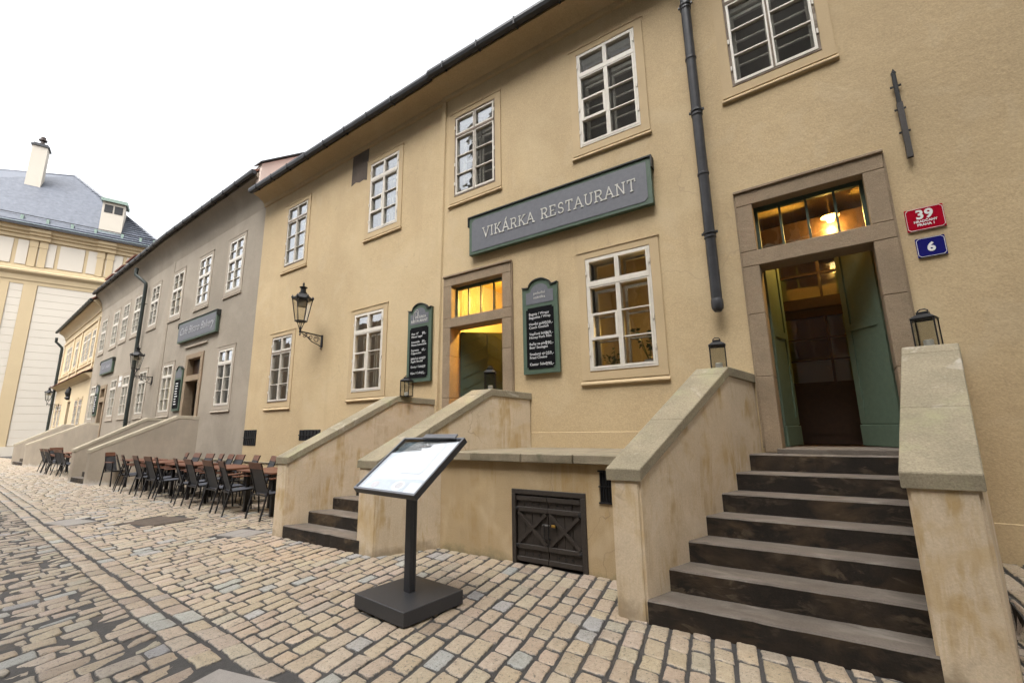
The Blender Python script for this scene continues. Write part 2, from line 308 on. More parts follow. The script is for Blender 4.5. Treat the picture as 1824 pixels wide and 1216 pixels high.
# ------------------------------------------------------------------ facade frames
class Seg:
    def __init__(s, x, y, a): s.p = Vector((x, y, 0)); s.a = R(a); s.d = Vector((math.cos(s.a), math.sin(s.a), 0)); s.n = Vector((math.sin(s.a), -math.cos(s.a), 0))
    def at(s, u, off=0, z=0): return s.p + s.d*u + s.n*off + Vector((0, 0, z))
    def put(s, mb, name, mat, par, u=0, off=0, z=0, smooth=False):
        return mb.build(name, mat, par, s.at(u, off, z)-(par.location if par else Vector()), s.a, smooth)
SM = Seg(-5.22, 5.75, 0); SL = Seg(-5.22, 5.78, -1.2); SR = Seg(-.947, 5.75, -2.848)
G1 = Seg(-12.397, 5.93, -2.2); G2 = Seg(-19.436, 6.2, -3.5); Y1 = Seg(-30.554, 6.88, -5); WB = Seg(-52.4, 7.3, 73)
def wall_mb(u0, u1, z0, z1, holes, depth=.34):
    us = sorted({u0, u1, *[h[0] for h in holes], *[h[1] for h in holes]}); zs = sorted({z0, z1, *[h[2] for h in holes], *[h[3] for h in holes]})
    b = MB()
    for y, in ((0,), (depth,)):
        for i in range(len(us)-1):
            for k in range(len(zs)-1):
                uc, zc = (us[i]+us[i+1])/2, (zs[k]+zs[k+1])/2
                if any(h[0] < uc < h[1] and h[2] < zc < h[3] for h in holes): continue
                q = [(us[i], y, zs[k]), (us[i+1], y, zs[k]), (us[i+1], y, zs[k+1]), (us[i], y, zs[k+1])]
                b.add(q if y == 0 else q[::-1], [(0, 1, 2, 3)])
    for a, c, e, g in holes+[(u0, u1, z0, z1)]:
        for q in (((a, 0, e), (a, depth, e), (a, depth, g), (a, 0, g)), ((c, 0, e), (c, 0, g), (c, depth, g), (c, depth, e)),
                  ((a, 0, g), (a, depth, g), (c, depth, g), (c, 0, g)), ((a, 0, e), (c, 0, e), (c, depth, e), (a, depth, e))): b.quad(*q)
    return b
def wall_obj(seg, mb, mat, par):
    me = mb.mesh('wall', mat)   # keep authored winding
    return obj('wall', me, par, seg.at(0)-par.location, seg.a)
def room(seg, par, u0, u1, z0, z1, d0, d1, mat):
    b = MB(); v = [(u0, d0, z0), (u1, d0, z0), (u1, d1, z0), (u0, d1, z0), (u0, d0, z1), (u1, d0, z1), (u1, d1, z1), (u0, d1, z1)]
    b.add(v, [(0, 1, 2, 3), (4, 7, 6, 5), (1, 5, 6, 2), (2, 6, 7, 3), (3, 7, 4, 0)])
    return obj('room_interior', b.mesh('room', mat), par, seg.at(0)-par.location, seg.a)
# ------------------------------------------------------------------ windows
def sash_bars(b, x0, x1, z0, z1, rows, y0, y1, fr=.028, gb=.016):
    ax, bx_ = (fr*.66, fr) if abs(x0) < abs(x1) else (fr, fr*.66)      # slimmer meeting stile
    b.box(x0, x0+ax, y0, y1, z0, z1); b.box(x1-bx_, x1, y0, y1, z0, z1); x0 += ax-fr; x1 += fr-bx_
    b.box(x0+fr, x1-fr, y0, y1, z0, z0+fr*1.15); b.box(x0+fr, x1-fr, y0, y1, z1-fr*.8, z1)
    cells = []; h = (z1-z0-fr*2.15)/rows
    for k in range(rows):
        a = z0+fr*1.15+k*h
        if k: b.box(x0+fr, x1-fr, y0+.008, y1-.006, a-gb/2, a+gb/2)
        cells.append((x0+fr, x1-fr, a+(gb/2 if k else 0), a+h-(gb/2 if k < rows-1 else 0)))
    return cells
def make_window(w, h, top_rows, low_rows, split, frame_mat, paint='window_paint', curtain=None, hopper=True, casing_w=.125, lean=False):
    """fixed frame > casing, sill, sashes, panes, lining, inner sash; origin bottom centre on the wall face"""
    y0 = -.012
    fr = MB(); e = .026; hw = w/2; zt = h*split
    fr.box(-hw, -hw+e, y0, .07, 0, h); fr.box(hw-e, hw, y0, .07, 0, h); fr.box(-hw+e, hw-e, y0, .07, 0, e); fr.box(-hw+e, hw-e, y0, .07, h-e, h)
    fr.box(-hw+e, hw-e, y0-.010, .07, zt-.022, zt+.022); fr.box(-.010, .010, y0-.005, .07, e, zt-.022); fr.box(-.010, .010, y0-.005, .07, zt+.022, h-e)
    root = fr.build('window', paint)
    cas = MB(); c = casing_w; d = -.016
    cas.box(-hw-c, -hw-.004, d, .03, -.02, h+.012); cas.box(hw+.004, hw+c, d, .03, -.02, h+.012); cas.box(-hw-c, hw+c, d, .03, h+.012, h+.11)
    cas.box(-hw-c, hw+c, d, .03, -.13, -.02); cas.box(-hw-c-.012, hw+c+.012, d-.010, .02, h+.11, h+.124)
    cas.build('casing', frame_mat, root)
    sl = MB(); sl.prism([(.02, -.205), (d-.008, -.205), (d-.022, -.190), (d-.022, -.175), (d-.010, -.155), (.02, -.13)], -hw-c-.015, hw+c+.015, 'x'); sl.build('sill', frame_mat, root)
    pm = {}
    def pane(cell):
        x0, x1, z0, z1 = cell; k = (round(x1-x0, 3), round(z1-z0, 3))
        if k not in pm:
            a, g = k[0]/2+.006, k[1]/2+.006; pm[k] = MB().box(-a, a, -.002, .002, -g, g).mesh('pane', 'window_glass')
        obj('pane', pm[k], root, ((x0+x1)/2, .028, (z0+z1)/2), 0, (R(random.uniform(-.35, .35)), 0, R(random.uniform(-.35, .35))))
    for sx in (-1, 1):
        xa, xb = (-hw+e+.002, -.012) if sx < 0 else (.012, hw-e-.002)
        s1 = MB(); cells = sash_bars(s1, xa, xb, zt+.024, h-e-.002, top_rows, y0-.004, .05); s1.build('sash', paint, root)
        s2 = MB(); c2 = sash_bars(s2, xa, xb, e+.002, zt-.024, low_rows, y0-.004, .05); s2.build('sash', paint, root)
        if sx < 0 and hopper:
            x0, x1, z0, z1 = c2[1]; hb = MB(); k = .03; q = y0-.012
            hb.box(x0-.008, x0+k, q, .04, z0-.01, z1+.01); hb.box(x1-k, x1+.008, q, .04, z0-.01, z1+.01); hb.box(x0+k, x1-k, q, .04, z0-.01, z0+k); hb.box(x0+k, x1-k, q, .04, z1-k*.6, z1+.01)
            hb.build('hopper', paint, root); c2[1] = (x0+k, x1-k, z0+k, z1-k*.6)
        for cell in cells+c2: pane(cell)
        hg = MB()
        for zz in (.22, .62, zt+.16 if zt+.16 < h-.1 else zt+.1): hg.box(sx*(hw-.012)-.009, sx*(hw-.012)+.009, y0-.018, y0, zz, zz+.06)
        hg.build('hinge', paint, root)
    ln = MB(); D = .30
    ln.quad((-hw, .07, 0), (-hw, D, 0), (-hw, D, h), (-hw, .07, h)); ln.quad((hw, .07, 0), (hw, .07, h), (hw, D, h), (hw, D, 0)); ln.quad((-hw, .07, h), (-hw, D, h), (hw, D, h), (hw, .07, h)); ln.quad((-hw, .07, 0), (hw, .07, 0), (hw, D, 0), (-hw, D, 0))
    ln.build('lining', 'inner_paint', root)
    if curtain:
        cu = MB(); nx = 24; vs = [(-hw+2*hw*i/nx, .2+.018*math.sin(i*2.1)+.01*math.sin(i*.7), z) for z in (.01, h-.02) for i in range(nx+1)]
        cu.add(vs, [(i, i+1, nx+2+i, nx+1+i) for i in range(nx)]); cu.build('curtain', curtain, root, smooth=True)
    else:
        ins = MB()
        for sx in (-1, 1):
            xa, xb = (-hw+.03, -.02) if sx < 0 else (.02, hw-.03)
            sash_bars(ins, xa, xb, .02, zt-.03, low_rows, .21, .25, .05, .022); sash_bars(ins, xa, xb, zt+.02, h-.02, top_rows, .21, .25, .05, .022)
        ins.build('inner_sash', 'inner_paint', root)
    return root
def put_window(proto, seg, par, u, z):
    o = tree_copy(proto) if proto.get('used') else proto
    proto['used'] = 1
    if 'used' in o: del o['used']
    proto['used'] = 1
    o.parent = par; o.location = seg.at(u, 0, z)-par.location; o.rotation_euler = (0, 0, seg.a)
    return o
WIN_W, WIN_H = .94, 1.64
def hole(u, z, w=WIN_W, h=WIN_H): return (u-w/2, u+w/2, z, z+h)
def cove(seg, par, u0, u1, pr, mat):
    b = MB(); b.prism(pr, u0, u1, 'x'); return seg.put(b, 'cornice', mat, par, smooth=True)
def roof_part(seg, par, u0, u1, off, z, mat='roof_tile_red', gut='gutter_metal', pitch=38, depth=5.5, name='roof', ends=True):
    b = MB(); t_ = math.tan(R(pitch))
    b.hexa([(u0, -off+.02, z+.10), (u1, -off+.02, z+.10), (u1, depth, z+.10+(depth+off)*t_), (u0, depth, z+.10+(depth+off)*t_),
            (u0, -off+.02, z+.16), (u1, -off+.02, z+.16), (u1, depth, z+.16+(depth+off)*t_), (u0, depth, z+.16+(depth+off)*t_)])
    n = int((u1-u0)/.19)
    for i in range(n):
        u = u0+.1+i*.19; b.tube([(u, -off-.03, z+.128), (u, -off+.6, z+.128+.63*t_)], .05, 6)
    rf = seg.put(b, name, mat, par)
    g = MB(); g.prism([(-off-.085, z+.135), (-off-.095, z+.08), (-off-.075, z+.025), (-off-.02, z+.008), (-off+.03, z+.03), (-off+.04, z+.135)], u0, u1, 'x')
    for i in range(int((u1-u0)/.8)): g.box(u0+.4+i*.8-.012, u0+.4+i*.8+.012, -off-.10, -off+.045, z+.0, z+.14)
    g2 = g.build('gutter', gut, rf, smooth=False); return rf
# ------------------------------------------------------------------ the yellow restaurant building
yb = thing('yellow_building', 'long yellow plastered restaurant building with two stone doorways and white windows', 'building', (-4, 5.9, 0))
UZ, LZ = 5.745, 2.27
winA = make_window(WIN_W, WIN_H, 1, 3, .755, 'plaster_frame'); winB = make_window(WIN_W, WIN_H, 1, 3, .755, 'plaster_frame', hopper=False)
sm_w = [(.64, UZ, 'B'), (3.21, UZ, 'A'), (3.19, LZ, 'A')]; sl_w = [(-1.92, UZ, 'A'), (-5.38, UZ, 'B'), (-2.22, LZ+.02, 'A'), (-5.62, LZ-.04, 'B')]; sr_w = [(1.08, UZ, 'B'), (4.6, UZ, 'A'), (4.4, LZ, 'B')]
FLOOR = 1.25
doorM = (-.01, 1.40, FLOOR-.05, 4.18); doorR = (.50, 1.86, FLOOR-.05, 4.26)
wall_obj(SM, wall_mb(-.13, 4.273, -.2, 8.6, [hole(u, z) for u, z, _ in sm_w]+[doorM]), 'plaster_yellow', yb)
wall_obj(SL, wall_mb(-7.18, -.125, -.2, 8.6, [hole(u, z) for u, z, _ in sl_w]), 'plaster_yellow', yb)
wall_obj(SR, wall_mb(0.0, 8.5, -.2, 8.6, [hole(u, z) for u, z, _ in sr_w]+[doorR]), 'plaster_yellow', yb)
for seg, ws in ((SM, sm_w), (SL, sl_w), (SR, sr_w)):
    for u, z, k in ws: put_window(winA if k == 'A' else winB, seg, yb, u, z)
for seg, u0, u1 in ((SM, -.12, 4.26), (SL, -7.1, -.2), (SR, .02, 8.4)): room(seg, yb, u0, u1, 4.95, 8.0, .345, 3.2, 'room_dark')
room(SL, yb, -7.1, -.25, 1.25, 4.6, .345, 4.0, 'room_wall'); room(SM, yb, 1.75, 4.2, 1.25, 4.6, .345, 3.6, 'room_wall'); room(SR, yb, 2.3, 8.4, 1.25, 4.6, .345, 4.0, 'room_wall')
for seg, u0, u1 in ((SM, -.13, 4.273), (SL, -7.2, -.125), (SR, -.02, 8.5)):
    cove(seg, yb, u0, u1, [(.01, 7.86), (-.035, 7.88), (-.05, 7.93), (-.05, 7.96), (-.11, 8.03), (-.22, 8.10), (-.36, 8.14), (-.36, 8.20), (.01, 8.5)], 'plaster_yellow')
    roof_part(seg, yb, u0, u1, .42, 8.11)
# plinth below the faint ledge
for seg, u0, u1, zt in ((SM, 1.72, 3.6, 1.445), (SR, 2.0, 8.5, .65)):
    b = MB(); b.prism([(.01, -.1), (-.007, -.1), (-.007, zt-.008), (.004, zt), (.01, zt)], u0, u1, 'x'); seg.put(b, 'plinth', 'plaster_yellow', yb)
b = MB(); b.prism([(.01, .77), (-.02, .77), (-.022, .795), (.01, .805)], -7.15, -2.2, 'x'); SL.put(b, 'base_moulding', 'coping_stone', yb)
b = MB(); b.hexa([(-.30, -.035, -.1), (-.20, -.035, -.1), (-.16, .02, -.1), (-.32, .02, -.1), (-.155, -.03, 7.86), (-.06, -.03, 7.86), (-.03, .02, 7.86), (-.18, .02, 7.86)]); SM.put(b, 'corner_strip', 'plaster_yellow', yb)
# bare patch below the eave
b = MB(); nx = 7
top = [(-3.09, 8.0), (-2.94, 8.02), (-2.78, 7.99), (-2.62, 8.0), (-2.5, 7.97)]; bot = [(-2.53, 7.08), (-2.66, 7.13), (-2.8, 7.11), (-2.95, 7.16), (-3.11, 7.11)]
b.prism(top[::1]+bot, -.004, .003, 'y'); SL.put(b, 'bare_patch', 'old_wood', yb); M['patch'] = rough_mat('bare_plaster', (.27, .215, .165), var=.3, s1=3, s2=9, fv=.2, extra=streaks((.42, .36, .28), .5, .62, 4, .8, (1, 1, 1)))
yb.children[-1].data.materials[0] = M['bare_plaster']
# fire wall at the party line
b = MB(); t_ = math.tan(R(38))
b.hexa([(-7.3, -.30, 8.2), (-7.02, -.30, 8.2), (-7.02, 4, 8.2+4.3*t_), (-7.3, 4, 8.2+4.3*t_), (-7.3, -.30, 9.05), (-7.02, -.30, 9.05), (-7.02, 4, 9.05+4.3*t_), (-7.3, 4, 9.05+4.3*t_)])
SL.put(b, 'fire_wall', 'pink_render', yb)
b = MB(); b.hexa([(-7.36, -.36, 9.05), (-6.96, -.36, 9.05), (-6.96, 4, 9.06+4.36*t_), (-7.36, 4, 9.06+4.36*t_), (-7.36, -.36, 9.09), (-6.96, -.36, 9.09), (-6.96, 4, 9.10+4.36*t_), (-7.36, 4, 9.10+4.36*t_)]); SL.put(b, 'wall_cap', 'gutter_metal', yb)
# drain pipe
def pipe(seg, par, u, off, z0, z1, r=.052, mat='pipe_metal', top=None, joints=(), name='drain_pipe', shoe=True):
    b = MB(); pts = [(u, -off, z0), (u, -off, z1)]
    if top: pts += [(u, -off-.02, z1+.10), (u+top[0]*.5, -off-top[1]*.5, z1+.28), (u+top[0], -off-top[1], z1+.46), (u+top[0], -off-top[1], z1+.75)]
    b.tube(pts, r, 12)
    if shoe: b.lathe([(r*1.04, 0), (r*1.12, .03), (r*1.12, .10), (r*1.02, .12)], 12, (u, -off, z0-.02)); b.lathe([(r*.6, -.035), (r*1.0, 0), (r*1.05, .05)], 12, (u, -off, z0-.02))
    for z in joints:
        b.lathe([(r*1.05, 0), (r*1.16, .008), (r*1.16, .03), (r*1.05, .036)], 12, (u, -off, z))
    o = seg.put(b, name, mat, par, smooth=True)
    for z in joints[::2]:
        k = MB(); k.lathe([(r*1.22, 0), (r*1.22, .03)], 12, (u, -off, z+.06)); k.box(u-r*1.5, u+r*1.5, -off-.012, -off+.012, z+.062, z+.088); k.box(u-.01, u+.01, -off, 0, z+.065, z+.085); k.build('pipe_clamp', mat, o)
    return o
pipe(SR, yb, .175, .13, 2.88, 7.5, r=.062, joints=(3.75, 4.6, 5.45, 6.3, 7.1), top=(0, .28))
# cellar vents
for u0, u1, z0, z1 in ((-7.13, -6.5, 1.18, 1.57), (-4.52, -3.7, 1.31, 1.545)):
    b = MB(); b.box(u0, u1, -.006, .02, z0, z1); v = SL.put(b, 'cellar_vent', 'vent_black', yb)
    for i in range(7):
        k = MB(); x = u0+.03+(u1-u0-.06)*i/6; k.box(x-.018, x+.018, -.022, -.006, z0+.01, z1-.01); k.build('slat', 'iron', v)
    k = MB(); k.box(u0-.01, u1+.01, -.03, -.022, (z0+z1)/2-.012, (z0+z1)/2+.012); k.build('slat', 'iron', v)
# ------------------------------------------------------------------ stone doorways
def doorway(seg, par, d, up, low, floor, depth=.26, lean=0):
    """stone surround of separate blocks, transom light above, open hall behind"""
    u0, u1, z0, z1 = d; a, c, e, g = up; la, lc, lt = low; o = -.045
    root = MB(); root.box(a-.001, c+.001, .10, .14, floor-.05, floor-.002)
    s = seg.put(root, 'doorway', 'sandstone', par)
    def blk(x0, x1, zz0, zz1, nm='stone_block', yy=o): k = MB(); k.box(x0, x1, yy, depth, zz0+.0015, zz1-.0015, bev=.006); k.build(nm, 'sandstone', s)
    x0, x1 = u0-.02, u1+.02
    blk(x0, x1, g, z1, 'lintel'); blk(x0, x1, lt, e, 'transom')
    zs = [floor-.05, floor+.78, floor+1.5, lt]
    for k in range(3): blk(x0, la, zs[k], zs[k+1]); blk(lc, x1, zs[k], zs[k+1])
    blk(x0, a, e, g); blk(c, x1, e, g)
    k = MB(); k.box(x0-.012, x1+.012, o-.022, .02, z1, z1+.035, bev=.006); k.build('lintel_moulding', 'sandstone', s)
    k = MB(); k.box(x0-.018, x0-.001, o+.015, .02, floor, z1); k.box(x1+.001, x1+.018, o+.015, .02, floor, z1); k.build('edge_fillet', 'sandstone', s)
    th = MB(); th.box(la-.05, lc+.05, -.12, .5, floor-.06, floor, bev=.008); th.build('threshold', 'step_tread', s)
    # transom light
    fr = MB(); yy = .10; q = .035
    fr.box(a, a+q, yy, yy+.05, e, g); fr.box(c-q, c, yy, yy+.05, e, g); fr.box(a+q, c-q, yy, yy+.05, e, e+q); fr.box(a+q, c-q, yy, yy+.05, g-q*1.5, g)
    for i in (1, 2, 3): x = a+(c-a)*i/4; fr.box(x-.012, x+.012, yy, yy+.04, e+q, g-q*1.5)
    fr.build('transom_frame', 'door_green_dark', s)
    for i in range(4):
        k = MB(); k.box(a+(c-a)*i/4+.008, a+(c-a)*(i+1)/4-.008, yy+.018, yy+.022, e+.02, g-.02); k.build('pane', 'window_glass', s)
    return s
dM = doorway(SM, yb, doorM, (.15, 1.25, 3.42, 4.01), (.13, 1.24, 3.25), FLOOR)
dR = doorway(SR, yb, doorR, (.65, 1.70, 3.51, 4.09), (.65, 1.69, 3.325), FLOOR)
def leaf(seg, par, u, y, w, h, ang, mat, style, side):
    """door leaf hinged at (u,y), swung inwards by ang; built along +x or -x"""
    b = MB(); b.box(0, w, -.02, .02, 0, h); lf = b.mesh('door_leaf', mat)
    o = obj('door_leaf', lf, par, seg.at(u, -y, FLOOR+.004)-par.location, seg.a+R(ang))
    for yy in (-1, 1):
        if style == 'panel':
            k = MB(); f = lambda x0, x1, z0, z1, d=.014: k.box(x0, x1, min(yy*.02, yy*(.02+d)), max(yy*.02, yy*(.02+d)), z0, z1)
            f(0, .075, .24, h); f(w-.075, w, .24, h); f(.075, w-.075, h-.10, h); f(.075, w-.075, 1.28, 1.36); f(.075, w-.075, .24, .33); k.build('rail', mat, o)
            k = MB(); k.box(-.004, w+.004, min(yy*.02, yy*.046), max(yy*.02, yy*.046), 0, .23, bev=.006); k.build('kick_board', mat, o)
        else:
            k = MB(); nb = 9
            for i in range(nb):     # diagonal boarding
                for half, s_ in ((0, 1), (1, -1)):
                    xa, xb = (.03+half*(w/2), w/2-.0+half*(w/2-.03)) ; z = .15+i*h/nb*.9
                    k.bar((xa, yy*.022, z if s_ > 0 else z+.22), (xb, yy*.022, z+.22 if s_ > 0 else z), .02, .012, (0, 1, 0))
            k.build('batten', mat, o)
            k = MB(); k.box(w/2-.018, w/2+.018, min(yy*.02, yy*.034), max(yy*.02, yy*.034), .04, h-.04); k.build('rail', mat, o)
    return o
leaf(SR, yb, 1.70, .275, .53, 2.3, 180-54, 'door_green', 'panel', 1); leaf(SR, yb, .64, .275, .50, 2.3, 78, 'door_green', 'panel', -1)
leaf(SM, yb, .14, .24, 1.0, 1.96, 42, 'door_green_dark', 'board', -1)
# halls behind the doors
def hall(seg, par, u0, u1, z0, z1, d0, d1, mat):
    b = MB(); v = [(u0, d0, z0), (u1, d0, z0), (u1, d1, z0), (u0, d1, z0), (u0, d0, z1), (u1, d0, z1), (u1, d1, z1), (u0, d1, z1)]
    b.add(v, [(4, 7, 6, 5), (1, 5, 6, 2), (2, 6, 7, 3), (3, 7, 4, 0)]); b.add(v, [(0, 1, 2, 3)], 1)
    return obj('hall_interior', b.mesh('hall', [mat, 'door_brown']), par, seg.at(0)-par.location, seg.a)
hall(SR, yb, .3, 2.05, FLOOR-.01, 4.45, .345, 3.2, 'hall_dim'); hall(SM, yb, -.3, 1.65, FLOOR-.01, 4.45, .345, 2.4, 'hall_wall')
# inner glazed door of the right hall
b = MB(); yd = 1.15
b.box(.3, .60, yd, yd+.06, FLOOR, 4.2); b.box(1.78, 2.05, yd, yd+.06, FLOOR, 4.2); b.box(.60, 1.78, yd, yd+.06, 3.78, 4.2); b.box(.60, 1.78, yd-.02, yd+.06, 2.98, 3.12)
b.box(1.17, 1.20, yd, yd+.05, 3.12, 3.78); b.box(.60, 1.78, yd, yd+.05, 3.43, 3.46)
b.box(.60, .74, yd, yd+.05, FLOOR, 2.98); b.box(1.64, 1.78, yd, yd+.05, FLOOR, 2.98); b.box(.74, 1.64, yd, yd+.05, FLOOR, 2.02); b.box(.74, 1.64, yd, yd+.05, 2.86, 2.98)
b.box(1.175, 1.205, yd, yd+.04, 2.02, 2.86); b.box(.74, 1.64, yd, yd+.04, 2.29, 2.31); b.box(.74, 1.64, yd, yd+.04, 2.57, 2.59)
b.box(.80, 1.58, yd-.012, yd, FLOOR+.12, 1.9)
idr = SR.put(b, 'inner_door', 'door_brown', yb)
for x0, x1 in ((.74, 1.175), (1.205, 1.64)):
    for z0, z1 in ((2.02, 2.29), (2.31, 2.57), (2.59, 2.86)): k = MB(); k.box(x0, x1, yd+.018, yd+.022, z0, z1); k.build('pane', 'window_glass', idr)
for x0, x1 in ((.60, 1.17), (1.20, 1.78)):
    for z0, z1 in ((3.12, 3.43), (3.46, 3.78)): k = MB(); k.box(x0, x1, yd+.018, yd+.022, z0, z1); k.build('pane', 'window_glass', idr)
def ceiling_lamp(p, label, energy, shade=True):
    t_ = thing('ceiling_lamp', label, 'lamp', p, 0, 'lit ceiling lamps inside the doorways')
    k = MB(); k.lathe([(.035, 0), (.045, .03), (.035, .065), (.015, .085)], 12, (0, 0, -.06)); k.build('bulb', 'bulb', t_, smooth=True)
    k = MB(); k.lathe([(.105, 0), (.10, .008), (.05, .03), (.02, .045), (.006, .05), (.006, .30)], 20, (0, 0, 0)); k.build('lamp_shade', 'lamp_white', t_, smooth=True)
    L = bpy.data.lights.new('lamp_light', 'POINT'); L.energy = energy; L.color = (1, .60, .13); L.shadow_soft_size = .05
    lo = bpy.data.objects.new('lamp_light', L); COL.objects.link(lo); lo.parent = t_; lo.location = (0, 0, -.11)
ceiling_lamp((.50, 6.72, 4.12), 'round glowing lamp seen through the transom of the right doorway', 24)
ceiling_lamp((-4.35, 6.62, 4.05), 'glowing lamp seen through the transom of the middle doorway', 75)
for p, e, lb in (((-1.9, 7.6, 3.3), 16, 'warm lamp inside the window right of the middle doorway'), ((-7.0, 8.2, 3.2), 22, 'warm lamp inside the ground floor window left of the middle doorway')):
    ceiling_lamp(p, lb, e)
# ------------------------------------------------------------------ stairs
def stair(name, label, fy, n, r, tread, L, Rr, zf, zp, yp, yb_, wall_mat, cop_mat, loc, gap=.0, over=.0, cth=.10):
    """L/Rr: ((outer,inner) at fy, (outer,inner) at yb_); parts: step, balustrade_wall, coping_slab"""
    t_ = thing(name, label, 'staircase', loc); lx, ly, _ = loc
    X = lambda pr, k, y: pr[0][k]+(pr[1][k]-pr[0][k])*(y-fy)/(yb_-fy)
    for i in range(n):
        y0 = fy+i*tread; y1 = yb_-.02 if i == n-1 else y0+tread+.03; z1 = (i+1)*r; z0 = z1-r-.004
        ex = over if i == 0 else 0; b = MB(); c = .012
        xa0, xb0, xa1, xb1 = X(L, 1, y0)-.02, X(Rr, 1, y0)+.02+ex, X(L, 1, y1)-.02, X(Rr, 1, y1)+.02+ex
        if i == 0: xa0 += .022; xa1 += .022
        nseg = 22; jit = [random.uniform(-.005, .005)-(.008 if random.random() < .12 else 0)*-1 for _ in range(nseg+1)]; jit[0] = jit[-1] = 0
        for k in range(nseg):
            f_ = lambda q: q/nseg
            def P(q, y, z): return (X2(q, y)-lx, y-ly, z)
            def X2(q, y):
                s_ = (y-y0)/(y1-y0); a_ = xa0+(xa1-xa0)*s_; b_ = xb0+(xb1-xb0)*s_; return a_+(b_-a_)*f_(q)
            j0, j1 = jit[k], jit[k+1]
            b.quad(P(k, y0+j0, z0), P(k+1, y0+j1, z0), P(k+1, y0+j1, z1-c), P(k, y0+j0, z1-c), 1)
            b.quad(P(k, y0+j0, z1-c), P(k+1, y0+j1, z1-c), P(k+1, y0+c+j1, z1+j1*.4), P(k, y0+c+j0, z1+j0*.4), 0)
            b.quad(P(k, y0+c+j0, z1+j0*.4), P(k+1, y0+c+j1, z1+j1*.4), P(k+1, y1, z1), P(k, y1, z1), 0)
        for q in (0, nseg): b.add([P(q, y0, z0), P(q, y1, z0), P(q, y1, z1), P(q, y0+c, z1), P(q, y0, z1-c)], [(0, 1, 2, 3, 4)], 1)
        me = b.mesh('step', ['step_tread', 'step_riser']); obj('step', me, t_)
    slope = (zp-zf)/(yp-fy)
    for side, pr, zo in (('l', L, 0), ('r', Rr, zf*0)):
        dz = gap if side == 'r' else 0
        prof = [(fy, -.05), (yb_, -.05), (yb_, zp+dz-.05-cth), (yp, zp+dz-cth), (fy, zf+dz-cth)]
        b = MB(); vs = [(X(pr, k, y)-lx, y-ly, z) for k in (0, 1) for y, z in prof]; m_ = len(prof)
        b.add(vs, [tuple(range(m_)), tuple(range(m_, 2*m_))[::-1]]+[(i, (i+1) % m_, m_+(i+1) % m_, m_+i) for i in range(m_)])
        me = b.mesh('balustrade_wall', wall_mat)
        bm = bmesh.new(); bm.from_mesh(me); bmesh.ops.bevel(bm, geom=[e for e in bm.edges if abs((e.verts[0].co-e.verts[1].co).normalized().z) > .9 and e.calc_length() > .5], offset=.018, segments=2, affect='EDGES'); bm.to_mesh(me); bm.free()
        obj('balustrade_wall', me, t_)
        ys = [fy-.015, fy+(yp-fy)*.42, fy+(yp-fy)*.98, None]
        ov = .022
        sgn = 1 if pr[0][1] > pr[0][0] else -1
        def cop(pts):     # pts: list of (y,ztop)
            b = MB(); ring = [(y, z) for y, z in pts]+[(y, z-cth) for y, z in pts[::-1]]; m_ = len(ring)
            vs = [((X(pr, 0, y)-sgn*ov if k == 0 else X(pr, 1, y)+sgn*ov)-lx, y-ly, z) for k in (0, 1) for y, z in ring]
            b.add(vs, [tuple(range(m_)), tuple(range(m_, 2*m_))[::-1]]+[(i, (i+1) % m_, m_+(i+1) % m_, m_+i) for i in range(m_)])
            me = b.mesh('coping_slab', cop_mat); bm = bmesh.new(); bm.from_mesh(me); bmesh.ops.bevel(bm, geom=list(bm.edges), offset=.006, segments=1, affect='EDGES'); bm.to_mesh(me); bm.free()
            obj('coping_slab', me, t_)
        zt_ = lambda y: zf+dz+(y-fy)*slope
        cop([(ys[0], zt_(ys[0])), (ys[1]-.002, zt_(ys[1]-.002))]); cop([(ys[1]+.002, zt_(ys[1]+.002)), (ys[2]-.09, zt_(ys[2]-.09))])
        cop([(ys[2]-.086, zt_(ys[2]-.086)), (yp, zp+dz), (yb_-.002, zp+dz-.05)])
    return t_
RS = .171
stair('entrance_staircase', 'seven dark stone steps between sloping plastered walls at the right doorway', 3.73, 7, RS, .287, ((-1.50, -1.245), (-.80, -.50)), ((.765, .43), (1.21, .885)), 1.165, 2.115, 5.2, 5.74, 'plaster_stair', 'coping_stone', (-.3, 4.6, 0), gap=.045, over=.075)
stair('entrance_staircase', 'dark stone steps between sloping plastered walls leading to the middle doorway', 3.83, 7, RS, .283, ((-6.885, -6.60), (-5.74, -5.43)), ((-4.60, -4.94), (-3.49, -3.82)), 1.14, 2.07, 5.18, 5.745, 'plaster_stair', 'coping_stone', (-5, 4.6, 0), over=.05)
stair('entrance_staircase', 'grey plastered staircase with long sloping parapet in front of the grey building door', 4.55, 7, .165, .19, ((-20.95, -20.62), (-18.3, -18.0)), ((-18.95, -19.25), (-15.3, -15.6)), 1.06, 2.05, 5.76, 6.09, 'plaster_grey_stair', 'coping_grey', (-18.3, 5.3, 0))
stair('entrance_staircase', 'farthest grey staircase with a pale patch on its end wall', 5.62, 7, .165, .14, ((-37.0, -36.6), (-31.6, -31.2)), ((-33.9, -34.3), (-27.3, -27.7)), 1.10, 2.08, 6.53, 6.72, 'plaster_grey_stair', 'coping_grey', (-31, 6.2, 0))
